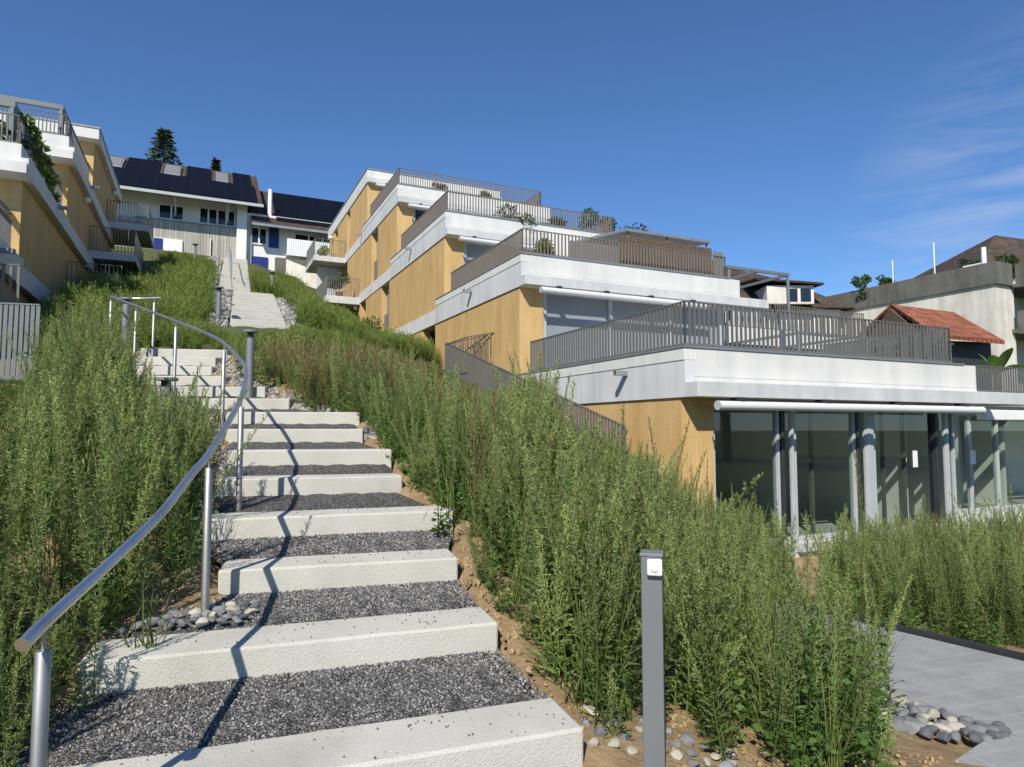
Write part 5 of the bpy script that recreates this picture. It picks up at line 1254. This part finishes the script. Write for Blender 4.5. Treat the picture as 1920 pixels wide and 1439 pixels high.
tree('garden_shrub', *W(6.0, 27.6, 0)[:2], 4.6, 1.5, .9, 95, 'grey green bush at the side entrance of the right building', M_tree, 'shrub', 900, .02, .14, .04)

# ------------------------------------------------------------------ stones and gravel
def rock_mesh(name, seed, mat, flat=.62):
    rs = np.random.default_rng(seed); bm = bmesh.new(); bmesh.ops.create_icosphere(bm, subdivisions=3, radius=1); rs.random()
    ax = rs.uniform(.75, 1.2, 3) * [1.15, .9, flat]; dirs = rs.normal(size=(13, 3)); dirs /= np.linalg.norm(dirs, axis=1)[:, None]; lim = rs.uniform(.58, .9, 13)
    for v in bm.verts:
        c = np.array(v.co)
        for d_, l_ in zip(dirs, lim):
            e = c @ d_
            if e > l_: c = c - d_ * (e - l_) * .97
        c = c * (1 + .03 * math.sin(c[0] * 5 + seed) + .03 * math.sin(c[1] * 6 + c[2] * 4)) * ax; v.co = c
    me = bpy.data.meshes.new(name); bm.to_mesh(me); bm.free(); me.materials.append(mat)
    me.polygons.foreach_set('use_smooth', [True] * len(me.polygons)); me.set_sharp_from_angle(angle=R_(28)); return me
ROCK = {c: [rock_mesh('river_stone', 100 + 10 * i + j, m_) for j in range(4)] for i, (c, m_) in enumerate((('grey', M_stone_grey), ('cream', M_stone_cream), ('dark', M_stone_dark)))}
def lay_stones(spots, where, gname, smin, smax, zoff=.35):
    for (x, y, z) in spots:
        c = random.choices(('grey', 'cream', 'dark'), (5, 3, 3))[0]; o = bpy.data.objects.new('river_stone', random.choice(ROCK[c])); COL.objects.link(o)
        s = random.uniform(smin, smax); o.scale = (s, s, s); o.location = (x, y, z + s * zoff); o.rotation_euler = (random.uniform(-.3, .3), random.uniform(-.3, .3), random.uniform(0, 6.28))
        tag(o, f'{c} river stone {where}', 'stone', f'{c} river stones {gname}')
def poisson(poly, d, zf_, tries=2500):
    P = np.array(poly); lo, hi = P.min(0), P.max(0); out = []
    for _ in range(tries):
        q = np.array([random.uniform(lo[0], hi[0]), random.uniform(lo[1], hi[1])])
        if inside(q[:1], q[1:], poly)[0] and all((q[0] - a) ** 2 + (q[1] - b) ** 2 > d * d for a, b, _ in out): out.append((q[0], q[1], zf_(q[0], q[1])))
    return out
lay_stones(poisson([(1.98, 4.38), (2.41, 4.03), (2.70, 3.74), (2.66, 3.67), (2.42, 3.60), (2.2, 3.66), (2.0, 3.95)], .055, lambda x, y: -.14), 'in the pebble strip along the paved path', 'in the strip beside the paved path', .034, .056)
lay_stones(poisson([(.31, 3.0), (.36, 3.16), (.5, 3.2), (.62, 3.26), (.78, 3.16), (.98, 3.1), (.95, 2.95), (.33, 2.9)], .07, lambda x, y: gz(x, y)), 'on the soil around the foot of the square bollard', 'round the bollard foot', .022, .042, .3)
r3, l3, d3, n3 = step_frame(2); r2, l2, d2, n2 = step_frame(1)
a_ = l2 + n2 * BD; polyS = [tuple(a_ + d2 * .05), tuple(a_ + d2 * .62), tuple(l3 + d3 * .28 - n3 * .02), tuple(l3 - d3 * .08 - n3 * .02), tuple(l3 - d3 * .25 - n3 * .3)]
lay_stones(poisson(polyS, .058, lambda x, y: .525), 'heaped at the left between the second and third step', 'heaped between the second and third step', .026, .044, .3)
protos('rock', [rock_mesh('stone_mesh', 200 + i, M_stone_mix) for i in range(5)])
protos('chip', [rock_mesh('chip_mesh', 220 + i, M_chip, .7) for i in range(4)])
def scree(name, poly, per_m2, key, smin, smax, label, dz=0.0, zfun=None):
    P = np.array(poly); lo, hi = P.min(0), P.max(0); k = int((hi - lo).prod() * per_m2); x = rng.uniform(lo[0], hi[0], k); y = rng.uniform(lo[1], hi[1], k); m_ = inside(x, y, poly); x, y = x[m_], y[m_]
    z = ground(x, y) + dz if zfun is None else zfun(x, y)
    return scatter(name, key, np.stack([x, y, z], 1), rng.uniform(smin, smax, len(x)), rng.integers(0, len(PROTO[key][1]), len(x)), label, 'stones', .5, flat=True)
def side_strip(k0, k1, side, w0, w1):
    a = []; b = []
    for k in range(k0, k1):
        r, l, d, nrm = step_frame(k); e = r if side > 0 else l
        a.append(tuple(e + d * side * w0)); b.append(tuple(e + d * side * w1))
    return a + b[::-1]
scree('rubble', side_strip(6, 14, 1, .03, .5), 240, 'rock', .025, .055, 'grey rubble beside the right ends of the upper garden steps')
scree('rubble', side_strip(3, 14, -1, .0, .45), 200, 'rock', .022, .05, 'grey rubble under the handrail posts along the left step ends', .0)
scree('rubble', [W(-.5, 18.4, 0)[:2], W(.55, 18.4, 0)[:2], W(.95, 27, 0)[:2], W(-.35, 27, 0)[:2]], 60, 'rock', .06, .13, 'rubble strip left of the middle flight')
scree('rubble', [W(2.1, 18.4, 0)[:2], W(3.0, 19, 0)[:2], W(3.1, 26.4, 0)[:2], W(2.45, 26.8, 0)[:2]], 60, 'rock', .06, .13, 'rubble strip right of the middle flight')
scree('rubble', [W(-.35, 27.5, 0)[:2], W(.44, 27.5, 0)[:2], W(.9, 42, 0)[:2], W(.1, 42, 0)[:2]], 30, 'rock', .08, .15, 'rubble strip left of the top flight')
# chips lying on the gravel treads of the nearest steps, and crumbs kicked onto the blocks
def tread_chips(k0, k1, per):
    pts = []
    for k in range(k0, k1):
        if k < 0: continue
        r, l, d, nrm = step_frame(k); r1, l1, d1, n1 = step_frame(k + 1)
        a0, a1 = r + nrm * (BD + .0), l + nrm * (BD + .0); b0, b1 = r1, l1
        for _ in range(int(per * (a0 - a1).length * .45)):
            t, s = random.random(), random.random(); q = a0.lerp(b0, t).lerp(a1.lerp(b1, t), s); pts.append((q.x, q.y, SZ[k] - .012 + (SZ[k + 1] - .137 - SZ[k] + .012) * t))
    return np.array(pts)
pc = tread_chips(0, 3, 9500)
scatter('gravel_chips', 'chip', pc, rng.uniform(.0035, .0075, len(pc)), rng.integers(0, 4, len(pc)), 'loose crushed stone on the nearest gravel treads', 'gravel', .5, flat=True)
pts = []
for k, m_ in ((0, 110), (1, 90), (2, 60), (3, 40)):
    r, l, d, nrm = step_frame(k)
    for _ in range(m_):
        q = l.lerp(r, random.random() ** .7) + nrm * (BD * (1 - random.random() ** 1.6 * .95)); pts.append((q.x, q.y, SZ[k] + .002))
scatter('gravel_crumbs', 'chip', np.array(pts), rng.uniform(.0025, .006, len(pts)), rng.integers(0, 4, len(pts)), 'dark gravel crumbs lying on the pale block steps', 'gravel', .5, flat=True)

for i, (x, y, h, r) in enumerate([(-14, -26, 8, 3.2), (4, -27, 7, 3.0), (12, -31, 9, 3.8), (20, -26, 8, 3.3), (26, -14, 10, 3.8), (-24, -24, 9, 3.6), (29, -7, 11, 4.2), (31, 0, 10, 4.0), (32, 7, 11, 4.2), (34, 13, 10, 4.0), (38, -3, 13, 4.6), (40, 5, 13, 4.6)]):  # unseen trees, added so the glass fronts reflect something dark
    tree('reflection_tree', x, y, -.3, h, r, 300 + i, 'broad leafy tree out of view, added for reflections in the glass fronts', M_tree, n=900, ln=.6, wd=.2)['group'] = 'unseen trees added for the glass reflections'

M_clod = stone_mat('soil_clods', [(.17, .115, .06), (.30, .21, .115), (.36, .27, .16)])
protos('clod', [rock_mesh('clod_mesh', 240 + i, M_clod, .75) for i in range(4)])
scree('soil_clods', [(.29, 2.95), (-.05, 3.55), (-.33, 4.25), (-.43, 5.05), (-.93, 5.85), (-.5, 5.9), (.1, 4.9), (.5, 3.7), (1.0, 3.3), (1.9, 3.5), (2.2, 3.4), (1.6, 2.8)], 420, 'clod', .005, .02, 'crumbs of bare soil beside the right step ends and the bollard', .002)
scree('soil_clods', [(-1.45, 1.9), (-1.85, 2.4), (-1.75, 3.3), (-1.6, 3.8), (-2.2, 3.9), (-2.5, 2.8), (-2.0, 1.7)], 320, 'clod', .005, .018, 'crumbs of bare soil at the left step ends', .002)
